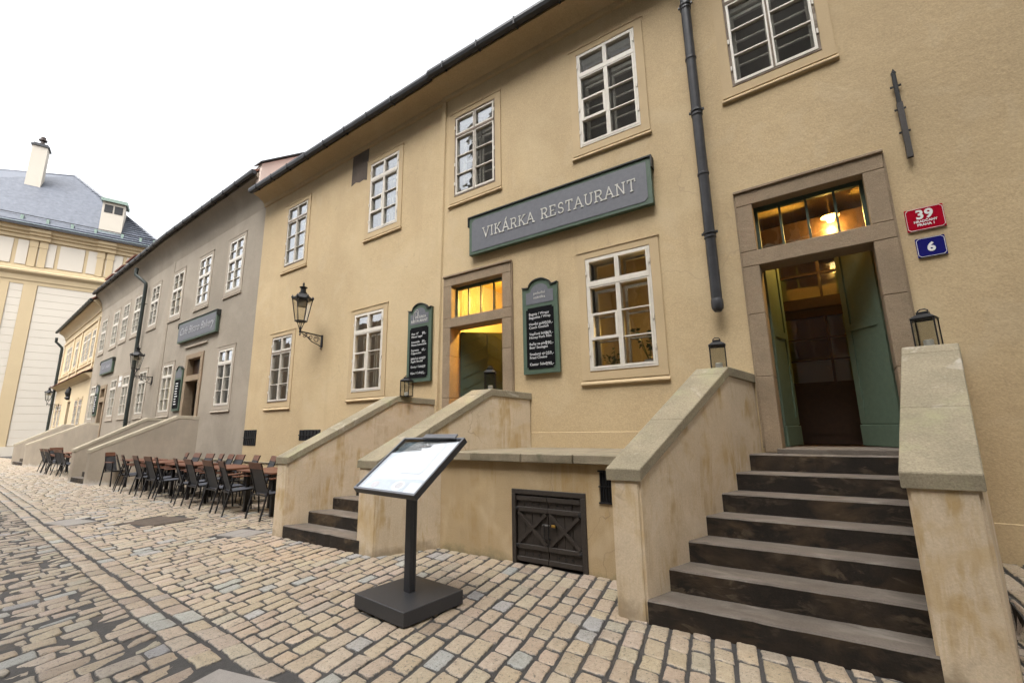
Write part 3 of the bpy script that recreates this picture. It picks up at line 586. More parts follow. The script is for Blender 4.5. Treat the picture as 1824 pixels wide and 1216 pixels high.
# ------------------------------------------------------------------ terrace wall with hatch
tw = thing('terrace_wall', 'low ochre retaining wall with stone slab top between the two staircases', 'wall', (-2.9, 5.0, 0))
T0 = Vector((-2.9, 5.0, 0))
HX0, HX1, HZ = -3.055, -2.11, .81
b = wall_mb(-4.45, -1.35, -.1, 1.11, [(HX0, HX1, -.1, HZ), (-1.945, -1.70, .72, 1.05)], .14)
obj('wall_face', b.mesh('wall_face', 'plaster_terrace'), tw, Vector((0, 4.55, 0))-T0)
xs = [-4.42, -3.62, -2.88, -2.21, -1.36]
for i in range(4):
    b = MB(); b.hexa([(xs[i]+.004, 4.475, 1.115), (xs[i+1]-.004, 4.475, 1.115), (xs[i+1]-.004, 5.745, 1.115), (xs[i]+.004, 5.745, 1.115), (xs[i]+.004, 4.475+random.uniform(-.012, .012), 1.215), (xs[i+1]-.004, 4.475+random.uniform(-.012, .012), 1.215), (xs[i+1]-.004, 5.745, 1.225), (xs[i]+.004, 5.745, 1.225)])
    me = b.mesh('top_slab', 'terrace_slab_stone'); bm = bmesh.new(); bm.from_mesh(me); bmesh.ops.bevel(bm, geom=list(bm.edges), offset=.009, segments=1, affect='EDGES'); bm.to_mesh(me); bm.free()
    obj('top_slab', me, tw, -T0)
b = MB(); b.box(-1.95, -1.70, 4.60, 4.66, .715, 1.055); v = b.build('vent_grille', 'vent_black', tw, -T0)
k = MB(); k.box(-1.955, -1.69, 4.535, 4.56, .72, .735); k.box(-1.955, -1.69, 4.535, 4.56, .885, .895); k.box(-1.955, -1.69, 4.535, 4.56, 1.04, 1.055); k.build('bar', 'iron', v)
k = MB(); [k.box(x-.004, x+.004, 4.54, 4.565, .72, 1.05) for x in (-1.93, -1.9, -1.87, -1.84, -1.81, -1.78)]; k.build('bar', 'iron', v)
# hatch
ht = MB(); ht.box(HX0+.002, HX1-.002, 4.60, 4.63, 0.0, HZ-.002); hatch = ht.build('cellar_hatch', 'hatch_wood', tw, -T0)
def hp(name, mat, *boxes, bars=()):
    k = MB()
    for bx in boxes: k.box(*bx[:6], bev=bx[6] if len(bx) > 6 else 0)
    for a in bars: k.bar(*a)
    return k.build(name, mat, hatch)
hp('frame', 'hatch_wood', (HX0+.001, HX0+.055, 4.535, 4.60, 0, HZ-.055, .004), (HX1-.06, HX1-.001, 4.535, 4.60, 0, HZ-.055, .004), (HX0+.001, HX1-.001, 4.535, 4.60, HZ-.055, HZ-.001, .004))
hx = [HX0+.06, (HX0+HX1)/2, HX1-.065]
for s in (0, 1):
    a, c = hx[s]+.003, hx[s+1]-.003; wv = (c-a)/4
    for i in range(4): hp('plank', 'hatch_wood', (a+i*wv+.002, a+(i+1)*wv-.002, 4.568, 4.60, .02, HZ-.06, .003))
    for z in (.03, .165, .565, .685): hp('batten', 'hatch_wood', (a, c, 4.545, 4.568, z, z+.05, .003))
    hp('brace', 'hatch_wood', bars=[((a+.02, 4.556, .225), (c-.02, 4.556, .555), .035, .022, (0, 1, 0))]); hp('brace', 'hatch_wood', bars=[((a+.02, 4.554, .555), (c-.02, 4.554, .225), .035, .022, (0, 1, 0))])
    for z in (.65, .115):
        for i in (0, 1, 2):
            k = MB(); x = (a+c)/2-.08+i*.08; k.lathe([(.011, 0), (.011, .004)], 10); o_ = k.build('vent_hole', 'vent_black', hatch, (x, 4.5675, z)); o_.rotation_euler = (R(90), 0, 0)
    hp('hinge', 'iron', ((a-.05, a+.03, 4.538, 4.55, .58, .61, .003) if s == 0 else (c-.03, c+.05, 4.538, 4.55, .56, .60, .003)), ((a-.05, a+.03, 4.538, 4.55, .18, .21, .003) if s == 0 else (c-.03, c+.05, 4.538, 4.55, .17, .2, .003)))
xm = hx[1]
for dx in (-.035, .02): k = MB(); k.tube([(xm+dx, 4.56, .44), (xm+dx, 4.525, .45), (xm+dx, 4.525, .30), (xm+dx, 4.56, .29)], .007, 6); k.build('handle', 'iron', hatch)
hp('hasp', 'lock_steel', (xm-.055, xm+.03, 4.528, 4.542, .438, .45)); hp('padlock', 'brass', (xm+.05, xm+.1, 4.535, 4.55, .425, .452, .004))
# ------------------------------------------------------------------ grey café building
gb = thing('grey_building', 'long grey plastered building with tall white windows beyond the yellow one', 'building', (-20, 6.3, 0))
winU = make_window(.95, 1.63, 2, 3, .60, 'plaster_grey_frame', curtain=None, hopper=False); winUc = make_window(.95, 1.63, 2, 3, .60, 'plaster_grey_frame', curtain='curtain_grey', hopper=False)
winL = make_window(.95, 1.62, 1, 3, .75, 'plaster_grey_frame', hopper=False); winLc = make_window(.93, 1.62, 1, 3, .75, 'plaster_grey_frame', curtain='curtain_cream', hopper=False)
g1w = [(-1.64, 5.71, 'U'), (-3.95, 5.70, 'U'), (-6.33, 5.68, 'Uc'), (-1.60, 2.28, 'L'), (-6.22, 2.25, 'Lc')]
g2w = [(-1.85, 5.71, 'U'), (-4.24, 5.74, 'Uc'), (-6.05, 5.72, 'Uc'), (-7.72, 5.66, 'Uc'), (-9.95, 5.6, 'Uc'), (-2.0, 2.27, 'Lc'), (-4.36, 2.30, 'Lc'), (-6.3, 2.29, 'Lc'), (-10.1, 2.25, 'Lc')]
pr_ = {'U': winU, 'Uc': winUc, 'L': winL, 'Lc': winLc}
dG1 = (-4.57, -3.19, 1.2, 4.04); dG2 = (-8.55, -7.45, 1.2, 3.80)
wall_obj(G1, wall_mb(-7.05, 0.01, -.2, 9.0, [hole(u, z, .95 if k[0] == 'U' else .93, 1.62) for u, z, k in g1w]+[dG1]), 'plaster_grey', gb)
wall_obj(G2, wall_mb(-11.14, -.0, -.2, 9.0, [hole(u, z, .93, 1.62) for u, z, k in g2w]+[dG2]), 'plaster_grey', gb)
for seg, ws in ((G1, g1w), (G2, g2w)):
    for u, z, k in ws: put_window(pr_[k], seg, gb, u, z)
b = MB(); b.hexa([(-.0, -.11, -.1), (.22, -.02, -.1), (.22, .02, -.1), (-.0, .02, -.1), (-.0, -.035, 7.9), (.1, -.01, 7.9), (.1, .02, 7.9), (-.0, .02, 7.9)]); G2.put(b, 'pilaster', 'plaster_grey', gb)
room(G1, gb, -7, -.05, 4.95, 8.4, .345, 3, 'room_dark'); room(G2, gb, -11, -.1, 4.95, 8.4, .345, 3, 'room_dark'); room(G1, gb, -7, -.05, 1.2, 4.6, .345, 3, 'room_dark'); room(G2, gb, -11, -.1, 1.2, 4.6, .345, 3, 'room_dark')
for seg, u0, u1 in ((G1, -7.05, .06), (G2, -11.14, 0)):
    cove(seg, gb, u0, u1, [(.01, 7.85), (-.006, 7.9), (-.03, 8.1), (-.08, 8.3), (-.17, 8.5), (-.28, 8.62), (-.36, 8.67), (-.36, 8.78), (.01, 9.0)], 'plaster_grey')
    roof_part(seg, gb, u0, u1, .42, 8.70)
def small_doorway(seg, par, d, lt, e, g, a, c):
    u0, u1, z0, z1 = d; r_ = MB(); r_.box(a, c, .2, .24, 1.2, 1.24); s = seg.put(r_, 'doorway', 'sandstone', par)
    for bx in ((u0-.01, u1+.01, g, z1), (u0-.01, u1+.01, lt, e), (u0-.01, a, 1.2, lt), (c, u1+.01, 1.2, lt), (u0-.01, a, e, g), (c, u1+.01, e, g)):
        k = MB(); k.box(bx[0], bx[1], -.04, .24, bx[2]+.001, bx[3]-.001, bev=.006); k.build('stone_block', 'sandstone', s)
    k = MB(); k.box(a, c, .14, .18, e, g); k.build('transom_frame', 'door_brown', s)
    k = MB(); k.box((a+c)/2-.01, c, .6, .63, 1.2, lt); k.build('door_leaf', 'door_brown', s)
    return s
small_doorway(G1, gb, dG1, 3.15, 3.33, 3.88, -4.38, -3.37); small_doorway(G2, gb, dG2, 3.0, 3.22, 3.62, -8.38, -7.62)
b = MB(); b.prism([(.01, .77), (-.02, .77), (-.022, .795), (.01, .805)], -2.6, -.02, 'x'); G1.put(b, 'base_moulding', 'coping_stone', gb)
b = MB(); b.box(-4.8, -3.02, -.05, .01, 4.29, 4.345); G1.put(b, 'door_hood', 'plaster_grey_frame', gb)
pipe(G2, gb, -2.9, .14, .2, 7.55, r=.065, mat='pipe_green', joints=(1.9, 3.1, 4.3, 5.5, 6.7), top=(-.35, .30), shoe=False)
# dormers on the far roofs
for seg, par, u in ((G2, gb, -6.6), (G2, gb, -8.6), (G2, gb, -10.6)):
    b = MB(); z = 9.15; y = .15
    b.hexa([(u-.5, y, z), (u+.5, y, z), (u+.5, y+2, z+1.45), (u-.5, y+2, z+1.45), (u-.5, y, z+.5), (u+.5, y, z+.5), (u+.5, y+2, z+1.5), (u-.5, y+2, z+1.5)]); d_ = seg.put(b, 'dormer', 'door_brown', par)
    k = MB(); k.hexa([(u-.68, y-.25, z+.46), (u+.68, y-.25, z+.46), (u+.68, y+2.2, z+1.62), (u-.68, y+2.2, z+1.62), (u-.68, y-.25, z+.54), (u+.68, y-.25, z+.54), (u+.68, y+2.2, z+1.7), (u-.68, y+2.2, z+1.7)]); k.build('dormer_roof', 'roof_tile_red', d_)
# ------------------------------------------------------------------ far yellow house
fh = thing('yellow_house', 'far pale yellow house with red lean-to roof band at the end of the row', 'house', (-36, 7.4, 0))
winF = make_window(.85, 1.55, 1, 3, .74, 'plaster_far', curtain='curtain_grey', hopper=False, casing_w=.07); winF2 = make_window(.85, 1.35, 1, 3, .74, 'plaster_far', curtain='curtain_grey', hopper=False, casing_w=.07)
fw_ = [(u, 5.55, 0) for u in (-9.6, -8.5, -6.2, -3.6, -2.5, -1.1)]+[(u, 2.05, 1) for u in (-10.3, -8.9, -3.2, -1.9)]
wall_obj(Y1, wall_mb(-11.8, 0.02, -.2, 8.6, [hole(u, z, .85, 1.35 if k else 1.55) for u, z, k in fw_]+[(-6.35, -5.35, 1.0, 3.45)]), 'plaster_far', fh)
for u, z, k in fw_: put_window(winF2 if k else winF, Y1, fh, u, z)
room(Y1, fh, -11.6, -.1, 4.7, 8.2, .345, 3, 'room_dark'); room(Y1, fh, -11.6, -.1, 1, 4.4, .345, 3, 'room_dark')
cove(Y1, fh, -11.8, 0.0, [(.01, 7.9), (-.05, 7.92), (-.06, 8.05), (-.2, 8.25), (-.4, 8.38), (-.4, 8.45), (.01, 8.7)], 'plaster_far'); roof_part(Y1, fh, -12.0, 0.0, .48, 8.37, gut='pipe_green')
for u in (-11.4, -7.55, -4.9, -.25):
    b = MB(); b.box(u-.16, u+.16, -.05, .01, 4.95, 7.6); Y1.put(b, 'pilaster', 'plaster_far', fh)
b = MB(); b.box(-11.7, -.02, -.06, .01, 7.5, 7.62); Y1.put(b, 'frieze_moulding', 'plaster_far', fh)
b = MB(); b.box(-11.7, -.02, -.06, .01, 5.2, 5.28); Y1.put(b, 'sill_moulding', 'plaster_far', fh)
b = MB(); b.prism([(.01, 4.40), (-.04, 4.40), (-.10, 4.5), (-.28, 4.60), (-.32, 4.62), (.01, 4.7)], -11.7, -.02, 'x'); Y1.put(b, 'string_cornice', 'plaster_far', fh)
b = MB(); b.hexa([(-11.75, -.40, 4.62), (-.0, -.40, 4.62), (-.0, .005, 4.86), (-11.75, .005, 4.86), (-11.75, -.40, 4.66), (-.0, -.40, 4.66), (-.0, .005, 4.92), (-11.75, .005, 4.92)]); Y1.put(b, 'lean_to_roof', 'roof_tile_red', fh); fh.children[-1].data.materials[0] = M['roof_tile_red']
b = MB(); b.box(-6.35, -5.35, .25, .3, 1, 3.45); Y1.put(b, 'door_leaf', 'door_brown', fh)
b = MB(); b.lathe([(.05, 0), (.16, .12), (.10, .2), (.17, .42), (.12, .6), (.02, .78)], 8, (-5.85, -.08, 3.55)); Y1.put(b, 'door_ornament', 'iron', fh)
pipe(Y1, fh, -11.6, .14, .1, 7.3, r=.075, mat='pipe_green', joints=tuple(1.4+.9*i for i in range(7)), top=(-.05, .34), shoe=False)
# ------------------------------------------------------------------ white baroque building closing the street
wb = thing('baroque_building', 'tall white and ochre baroque building with slate roof closing the street', 'building', (-52, 8, 0))
b = wall_mb(-12, 8, -.3, 18.6, []); wall_obj(WB, b, 'ochre_render', wb)
z = .75; k = 0
while z < 13.3:      # rusticated bands between the pilasters
    h = .62
    for u0, u1 in ((.25, 7.9), (-1.35, -.58), (-9, -3.2)):
        b = MB(); b.box(u0, u1, -.05, .02, z+.007, z+h-.007, bev=.008); WB.put(b, 'rusticated_band', 'white_render', wb)
    z += h
b = MB(); b.box(-12, 8.05, -.16, .01, -.2, .72); WB.put(b, 'plinth', 'white_render', wb)
for u0, u1 in ((-.57, .22), (-2.9, -1.36)):
    b = MB(); b.box(u0, u1, -.10, .01, .70, 13.75); WB.put(b, 'pilaster', 'ochre_render', wb)
b = MB(); b.prism([(.01, 13.75), (-.08, 13.75), (-.10, 14.0), (-.16, 14.1), (-.18, 14.5), (-.42, 14.72), (-.44, 14.86), (-.14, 15.0), (-.10, 15.25), (.01, 15.3)], -12, 8.05, 'x'); WB.put(b, 'string_cornice', 'ochre_render', wb)
def panel(u0, u1, z0, z1, d=-.05): b = MB(); b.box(u0, u1, d, .01, z0, z1, bev=.01); WB.put(b, 'frieze_panel', 'white_render', wb)
for u0, u1 in ((-2.5, -1.6), (-1.35, -.72), (-.12, .02), (.25, .9), (1.13, 2.68), (2.9, 3.5), (4.08, 4.2), (4.55, 5.2), (5.45, 7.0)): panel(u0, u1, 15.42, 17.5)
for uc in (-.42, .16, 3.72, 4.36):
    b = MB(); b.box(uc-.23, uc+.23, -.12, .01, 15.3, 17.0); b.box(uc-.27, uc+.27, -.15, .01, 17.0, 17.1); b.box(uc-.25, uc+.25, -.14, .01, 17.1, 17.6); WB.put(b, 'capital', 'ochre_render', wb)
b = MB(); b.prism([(.01, 17.6), (-.14, 17.62), (-.16, 17.9), (-.3, 17.95), (-.32, 18.1), (-.5, 18.2), (-.55, 18.45), (-.7, 18.5), (.01, 18.6)], -12, 8.3, 'x'); WB.put(b, 'eave_cornice', 'ochre_render', wb)
for uc in (-.13, 4.04):
    b = MB(); b.prism([(.01, 17.55), (-.3, 17.6), (-.32, 17.9), (-.48, 17.95), (-.5, 18.1), (-.64, 18.2), (-.66, 18.45), (.01, 18.5)], uc-.62, uc+.62, 'x'); WB.put(b, 'cornice_break', 'ochre_render', wb)
# slate roof: hipped, courses as real lapped rows
EV = [(-12, .8, 18.62), (8.45, .8, 18.62)]; A_ = (0.1, -8, 27.6); B_ = (-12.5, -14.5, 27.6); BK = (8.45, -17, 18.62)
lc = lambda p: (p[0], -p[1], p[2])
b = MB(); b.add([lc(p) for p in (EV[0], EV[1], A_, B_, BK)], [(0, 1, 2, 3), (1, 4, 2)])
nrow = 30
for i in range(nrow):
    f0_, f1_ = i/nrow, (i+1)/nrow*1.0
    def pt(s, f): e = Vector(EV[0]).lerp(Vector(B_), f); g = Vector(EV[1]).lerp(Vector(A_), f); return Vector(lc(e.lerp(g, s)))
    up_ = Vector((0, -.075, .09)); lo_ = Vector((0, -.004, .006))
    b.quad(pt(0, f0_)+up_, pt(1, f0_)+up_, pt(1, f1_)+lo_, pt(0, f1_)+lo_); b.quad(pt(0, f0_), pt(1, f0_), pt(1, f0_)+up_, pt(0, f0_)+up_)
    def pt2(s, f): e = Vector(EV[1]).lerp(Vector(A_), f); g = Vector(BK).lerp(Vector(A_), f); return Vector(lc(e.lerp(g, s)))
rfw = WB.put(b, 'roof', 'slate', wb)
k = MB(); k.tube([lc(EV[1]), lc(A_)], .13, 6); k.tube([lc(A_), lc(B_)], .13, 6); k.build('ridge_cap', 'slate', rfw)
k = MB(); k.box(-12, 8.4, -.86, -.70, 18.50, 18.64); k.build('gutter', 'gutter_metal', rfw)
k = MB(); k.box(-12, 8.4, -.80, -.55, 18.66, 18.78); k.build('eave_flashing', 'copper_green', rfw)
sl_ = 9/8.8
for u in (-6.5, -4.8, -3.2, -1.4, .1, 1.6, 3.1, 4.9, 6.2, 7.2):
    k = MB(); y = -.2; z = 18.62+(.8-.2-.0+0)*sl_*.62; k.box(u-.09, u+.09, -.25, .15, 18.62+.42, 18.62+.95); k.build('snow_guard', 'copper_green', rfw)
k = MB(); k.bar((-12, .15, 19.75), (7.3, .15, 19.75), .05); k.build('snow_rail', 'iron', rfw)
# dormer box on the roof
b = MB(); b.box(3.2, 4.75, .3, 3.0, 19.6, 22.7); dm = WB.put(b, 'dormer', 'white_render', wb)
k = MB(); k.hexa([(3.05, .05, 22.55), (4.9, .05, 22.55), (4.9, 3.6, 23.3), (3.05, 3.6, 23.3), (3.05, .05, 22.85), (4.9, .05, 22.85), (4.9, 3.6, 23.6), (3.05, 3.6, 23.6)]); k.build('dormer_roof', 'copper_green', dm)
for u in (3.36, 4.05): k = MB(); k.box(u, u+.58, .27, .31, 21.55, 22.3); k.build('pane', 'vent_black', dm)
k = MB(); k.box(3.1, 4.85, .12, .32, 19.45, 19.62); k.build('dormer_flashing', 'copper_green', dm)
b = MB(); b.box(.8, 1.7, 2.3, 3.2, 21.2, 21.75); WB.put(b, 'roof_hatch', 'copper_green', wb)
b = MB(); b.box(-2.62, -1.6, 4.7, 5.75, 23.0, 28.3); ch = WB.put(b, 'chimney', 'white_render', wb)
k = MB(); k.box(-2.72, -1.5, 4.6, 5.85, 28.3, 28.45); k.box(-2.6, -1.62, 4.72, 5.73, 28.45, 28.62); k.build('chimney_cap', 'gutter_metal', ch)
k = MB(); k.lathe([(.17, 0), (.15, .4), (.30, .48), (.30, .6), (.16, .64), (.19, .85), (.1, .9)], 12, (-2.1, 5.2, 28.62)); k.build('chimney_pot', 'door_brown', ch)
# ------------------------------------------------------------------ the church across the street (seen only in the window panes), plus an added unseen wing
cw = thing('church_wall', 'tall grey stone church wall with buttresses across the street', 'church', (-2, -14, 0))
b = MB(); b.box(-24, 18, -3, 0, -.2, 21); b.build('nave_wall', 'church_stone', cw)
for i in range(7):
    x = -22+i*6.4; k = MB(); k.box(x-.8, x+.8, 0, 2.2, -.2, 11); k.box(x-.65, x+.65, 0, 1.5, 11, 20); k.prism([(x-.5, 20), (x+.5, 20), (x+.05, 26), (x-.05, 26)], .1, 1.1, 'y'); k.build('buttress', 'church_stone', cw)
    if i < 6:
        k = MB(); k.box(x+1.7, x+4.7, 0, .06, 5, 19); k.build('lancet_window', 'vent_black', cw)
        k = MB(); [k.box(x+1.6+j*.78, x+1.75+j*.78, .05, .25, 5, 19.2) for j in range(5)]; k.build('tracery', 'church_stone', cw)
b = MB(); b.box(-80, -24, -4, -.2, -.2, 12); b.build('side_wall', 'church_stone', cw)
b = MB(); b.box(7.0, 18, 0, 14.5, -.2, 24); b.box(-19, 18, -3.2, -.1, 20, 26); b.hexa([(-19, -14, 26), (18, -14, 26), (18, -.1, 26), (-19, -.1, 26), (-19, -8, 36), (18, -8, 36), (18, -7, 36), (-19, -7, 36)]); b.build('shade_wing_nave_top', 'church_stone', cw)  # unseen wing added to shade the right end; raised nave top and roof
for zz in (9.5, 11.6, 13.7, 15.8):
    k = MB(); k.box(-8, 6, 2.3, 3.3, zz, zz+.08); k.build('scaffold_deck', 'copper_green', cw)
for zz in (11.7, 13.8): k = MB(); k.box(-8, 6, 3.32, 3.34, zz+.1, zz+1.5); k.build('scaffold_net', 'copper_green', cw)
# ------------------------------------------------------------------ signs
def glyphs(ch):
    """slab serif capitals as strokes in a unit-high box: (width, polylines, serifs(x,y))"""
    arc = lambda cx, cy, rx, ry, a0, a1, n=10: [(cx+rx*math.cos(R(a0+(a1-a0)*i/n)), cy+ry*math.sin(R(a0+(a1-a0)*i/n))) for i in range(n+1)]
    G = {'V': (.84, [[(.06, 1), (.42, 0), (.78, 1)]], [(.06, 1), (.78, 1)]), 'I': (.36, [[(.18, 0), (.18, 1)]], [(.18, 0), (.18, 1)]),
         'K': (.82, [[(.14, 0), (.14, 1)], [(.70, 1), (.14, .42)], [(.32, .60), (.72, 0)]], [(.14, 0), (.14, 1), (.70, 1), (.72, 0)]),
         'A': (.84, [[(.06, 0), (.42, 1), (.78, 0)], [(.20, .34), (.64, .34)]], [(.06, 0), (.78, 0)]),
         'R': (.80, [[(.14, 0), (.14, 1)], [(.14, 1), (.42, 1)]+arc(.42, .74, .24, .26, 90, -90)+[(.14, .48)], [(.40, .48), (.70, 0)]], [(.14, 0), (.14, 1), (.70, 0)]),
         'E': (.72, [[(.14, 0), (.14, 1)], [(.14, 1), (.60, 1), (.60, .84)], [(.14, .52), (.48, .52)], [(.14, 0), (.62, 0), (.62, .17)]], [(.14, 0), (.14, 1)]),
         'S': (.66, [arc(.33, .75, .23, .25, 20, 270)+arc(.33, .25, .25, .25, 90, -165)], []),
         'T': (.74, [[(.37, 0), (.37, 1)], [(.05, .82), (.05, 1), (.69, 1), (.69, .82)]], [(.37, 0)]),
         'U': (.84, [[(.14, 1), (.14, .34)]+arc(.42, .34, .28, .34, 180, 360)+[(.70, 1)]], [(.14, 1), (.70, 1)]),
         'N': (.90, [[(.15, 0), (.15, 1)], [(.15, 1), (.75, 0)], [(.75, 0), (.75, 1)]], [(.15, 0), (.75, 1), (.13, 1)])}
    if ch == 'Á': w, p, s_ = G['A']; return w, p+[[(.40, 1.14), (.54, 1.32)]], s_
    return G[ch]
def slab_text(s, h, w, x0, z0, y0, y1, tr=.18):
    b = MB(); x = x0; k_ = 0
    for ch in s:
        if ch == ' ': x += h*.62; continue
        gw, pl, se = glyphs(ch)
        for line in pl:
            for (a, c), (d, e) in zip(line[:-1], line[1:]):
                k_ += 1; yy = y0-.0004*(k_ % 5)
                p, q = Vector((x+a*h, 0, z0+c*h)), Vector((x+d*h, 0, z0+e*h)); dd = (q-p).normalized(); nrm = Vector((-dd.z, 0, dd.x))*w/2; ex = dd*w*.5
                r_ = [p-ex-nrm, q+ex-nrm, q+ex+nrm, p-ex+nrm]
                b.hexa([(v_.x, y1, v_.z) for v_ in r_]+[(v_.x, yy, v_.z) for v_ in r_])
        for a, c in se: k_ += 1; zz = z0+c*h; b.box(x+(a-.15)*h, x+(a+.15)*h, y0-.0004*(k_ % 5)-.0003, y1, zz-w/2, zz+w/2)
        x += gw*h+tr*h
    return b, x
def board_sign(seg, u0, u1, z0, z1, label, cat='sign', d0=.02, d1=.10):
    w, h = u1-u0, z1-z0; t_ = thing('shop_sign', label, cat, seg.at((u0+u1)/2, 0, z0), seg.a)
    k = MB(); k.box(-w/2, w/2, -d1, -d0, 0, h, bev=.006); k.build('sign_box', 'sign_green', t_)
    c = .05; x, z = w/2-.065, h-.055
    k = MB(); k.prism([(-x, .055), (x-c, .055), (x, .055+c), (x, z), (-x+c, z), (-x, z-c)], -d1-.006, -d1+.002, 'y'); k.build('sign_face', 'sign_grey', t_)
    k = MB(); k.box(-w/2-.02, w/2+.02, -d1-.02, -.002, h+.002, h+.022); k.box(-w/2-.02, -w/2-.004, -d1-.02, -.002, h-.16, h+.002); k.box(w/2+.004, w/2+.02, -d1-.02, -.002, h-.16, h+.002); k.build('sign_cap', 'sign_cap', t_)
    k = MB(); [k.box(s_*w*.35-.02, s_*w*.35+.02, -d0, .0, h*.3, h*.5) for s_ in (-1, 1)]; k.build('bracket', 'iron', t_)
    return t_, w, h
sg, w, h = board_sign(SM, .60, 3.79, 4.45, 5.14, 'long green and grey lettered sign board above the middle doorway')
xw = 0; tw_ = slab_text('VIKÁRKA', .168, .0165, 0, 0, -.114, -.106)[1]+.168*.62; tw_ = slab_text('RESTAURANT', .168, .0165, tw_, 0, -.114, -.106)[1]-.03
for word in ('VIKÁRKA', 'RESTAURANT'):
    lb, xw2 = slab_text(word, .168, .0165, xw, 0, -.114, -.106); xw = xw2+.168*.62
    lb.v = [(v[0]*2.66/tw_-1.285, v[1], v[2]+.26) for v in lb.v]; lb.build('lettering', 'lettering', sg)
def put_text(par, s, size, x, z, y=-.112, align='LEFT', mat='lettering', ext=.003, bold=0, shear=0, width=1, name='lettering', sxy=None):
    o = obj(name, text_mesh(s, size, align, mat, ext, bold, shear, width), par, (x, y, z), 0, UPRIGHT)
    if sxy: o.scale = (sxy, 1, 1)
    return o
sg2, w, h = board_sign(G1, -5.40, -2.30, 4.52, 5.20, 'grey sign board with handwritten lettering on the nearer half of the grey building')
put_text(sg2, 'Café Bistro Bakery', .36, 0, .24, align='CENTER', mat='chalk_dim', shear=.35, ext=.002)
sg3, w, h = board_sign(G2, -8.9, -6.7, 4.30, 4.96, 'smaller grey sign on the far end of the grey building')
k = MB()
for i in range(9):
    if i != 3: x = -.62+i*.16; k.box(x, x+.03, -.112, -.105, .26, .40); k.box(x+.03, x+.10, -.112, -.105, .26+(i % 3)*.05, .285+(i % 3)*.05)
tag(k.build('lettering', 'chalk_dim', sg3), kind='stuff')
def menu_board(seg, u, z, label, head, lines, w=.62, h=1.36, logo=False, simple=False):
    t_ = thing('menu_board', label, 'menu board', seg.at(u, 0, z), seg.a)
    hw = w/2; arc = [(hw*.62*math.cos(R(a)), h-.02+.125*math.sin(R(a))) for a in range(0, 181, 15)]
    out = [(-hw, 0), (hw, 0), (hw, h), (hw*.86, h-.012)]+[(x, max(y_, h-.02)) for x, y_ in arc]+[(-hw*.86, h-.012), (-hw, h)]
    k = MB(); k.prism(out, -.055, -.015, 'y'); k.build('board', 'sign_green', t_)
    k = MB(); top = out[2:]
    for (a, c), (d, e) in zip(top[:-1], top[1:]): k.bar((a, -.035, c+.006), (d, -.035, e+.006), .012, .07, (0, 1, 0)) if False else k.hexa([(a, -.075, c), (d, -.075, e), (d, -.0, e), (a, -.0, c), (a, -.075, c+.016), (d, -.075, e+.016), (d, -.0, e+.016), (a, -.0, c+.016)])
    k.build('board_cap', 'sign_cap', t_)
    i_ = hw-.07; fa = [(hw*.50*math.cos(R(a)), h-.085+.115*math.sin(R(a))) for a in range(0, 181, 15)]
    k = MB(); k.prism([(-i_, 1.08), (i_, 1.08), (i_, h-.09)]+fa+[(-i_, h-.09)], -.060, -.050, 'y'); k.build('header_panel', 'sign_grey', t_)
    n_ = .028; k = MB(); z0, z1 = .075, 1.02
    k.prism([(-i_+n_, z0), (i_-n_, z0), (i_-n_, z0+n_), (i_, z0+n_), (i_, z1-n_), (i_-n_, z1-n_), (i_-n_, z1), (-i_+n_, z1), (-i_+n_, z1-n_), (-i_, z1-n_), (-i_, z0+n_), (-i_+n_, z0+n_)], -.064, -.050, 'y'); k.build('chalk_panel', 'board_black', t_)
    if logo:
        put_text(t_, 'VIKÁRKA', .075, .03, 1.185, -.061, 'CENTER', ext=.002, sxy=.95); put_text(t_, 'RESTAURANT', .072, .0, 1.115, -.061, 'CENTER', ext=.002, sxy=.98)
        k = MB()
        for cx, zb, wd in ((-.10, 1.13, .055), (-.07, 1.24, .045)):
            pts = [(cx-wd, zb)]+[(cx-wd*math.cos(R(a)), 1.27+(.03 if wd < .05 else 0)+.06*math.sin(R(a))) for a in range(0, 181, 20)]+[(cx+wd, max(zb, 1.22))]
            k.tube([(x, -.062, z_) for x, z_ in pts], .004, 5)
        k.build('logo', 'lettering', t_)
    elif head:
        for i, s in enumerate(head): put_text(t_, s, .062, 0, 1.225-i*.068, -.061, 'CENTER', ext=.002, width=1.1)
    for s, x, z_, sz in lines: put_text(t_, s, sz, x, z_, -.065, 'LEFT', 'chalk', .0012, bold=.0002, name='chalk_line')
    if simple:
        k = MB(); 
        for i in range(9): k.box(-.15, random.uniform(.0, .14), -.0655, -.063, .2+i*.085, .235+i*.085)
        k.build('chalk_line', 'chalk', t_)
    return t_
Ls = []
zz = .90
for pair, price in ((('Bagety / Wrapy', 'Baguette / Wrap'), None), (('Hovězí guláš', 'Czech Goulash'), '339,-'), (('Vepřová žebra', 'Honey Pork Ribs'), '369,-'), (('Buřty na pivě', 'Beer Sausages'), '290,-'), (('Smažený sýr', 'Fried Cheese'), '259,-'), (('Caesar Salad',), '290,-')):
    for i, s in enumerate(pair): Ls.append((s, -.19, zz-i*.055, .056))
    if price: Ls.append((price, .09, zz-.01, .066))
    zz -= .155
menu_board(SM, 1.955, 2.30, 'green menu board with black panel right of the middle doorway', ('polední', 'nabídka'), Ls)
Ls = []; zz = .88
for pair, price in ((('Pivo 12°', 'Pilsner Lager'), '89,-'), (('Limonáda', 'Home Lemonade'), '89,-'), (('Espresso', 'Cappuccino'), '65,-'), (('Jablečný závin', 'Apple Strudel'), '129'), (('Dorty / Cakes',), '129'), (('Káva / Coffee',), '75,-')):
    for i, s in enumerate(pair): Ls.append((s, -.19, zz-i*.055, .056))
    if price: Ls.append((price, .09, zz-.01, .066))
    zz -= .155 if len(pair) > 1 else .115
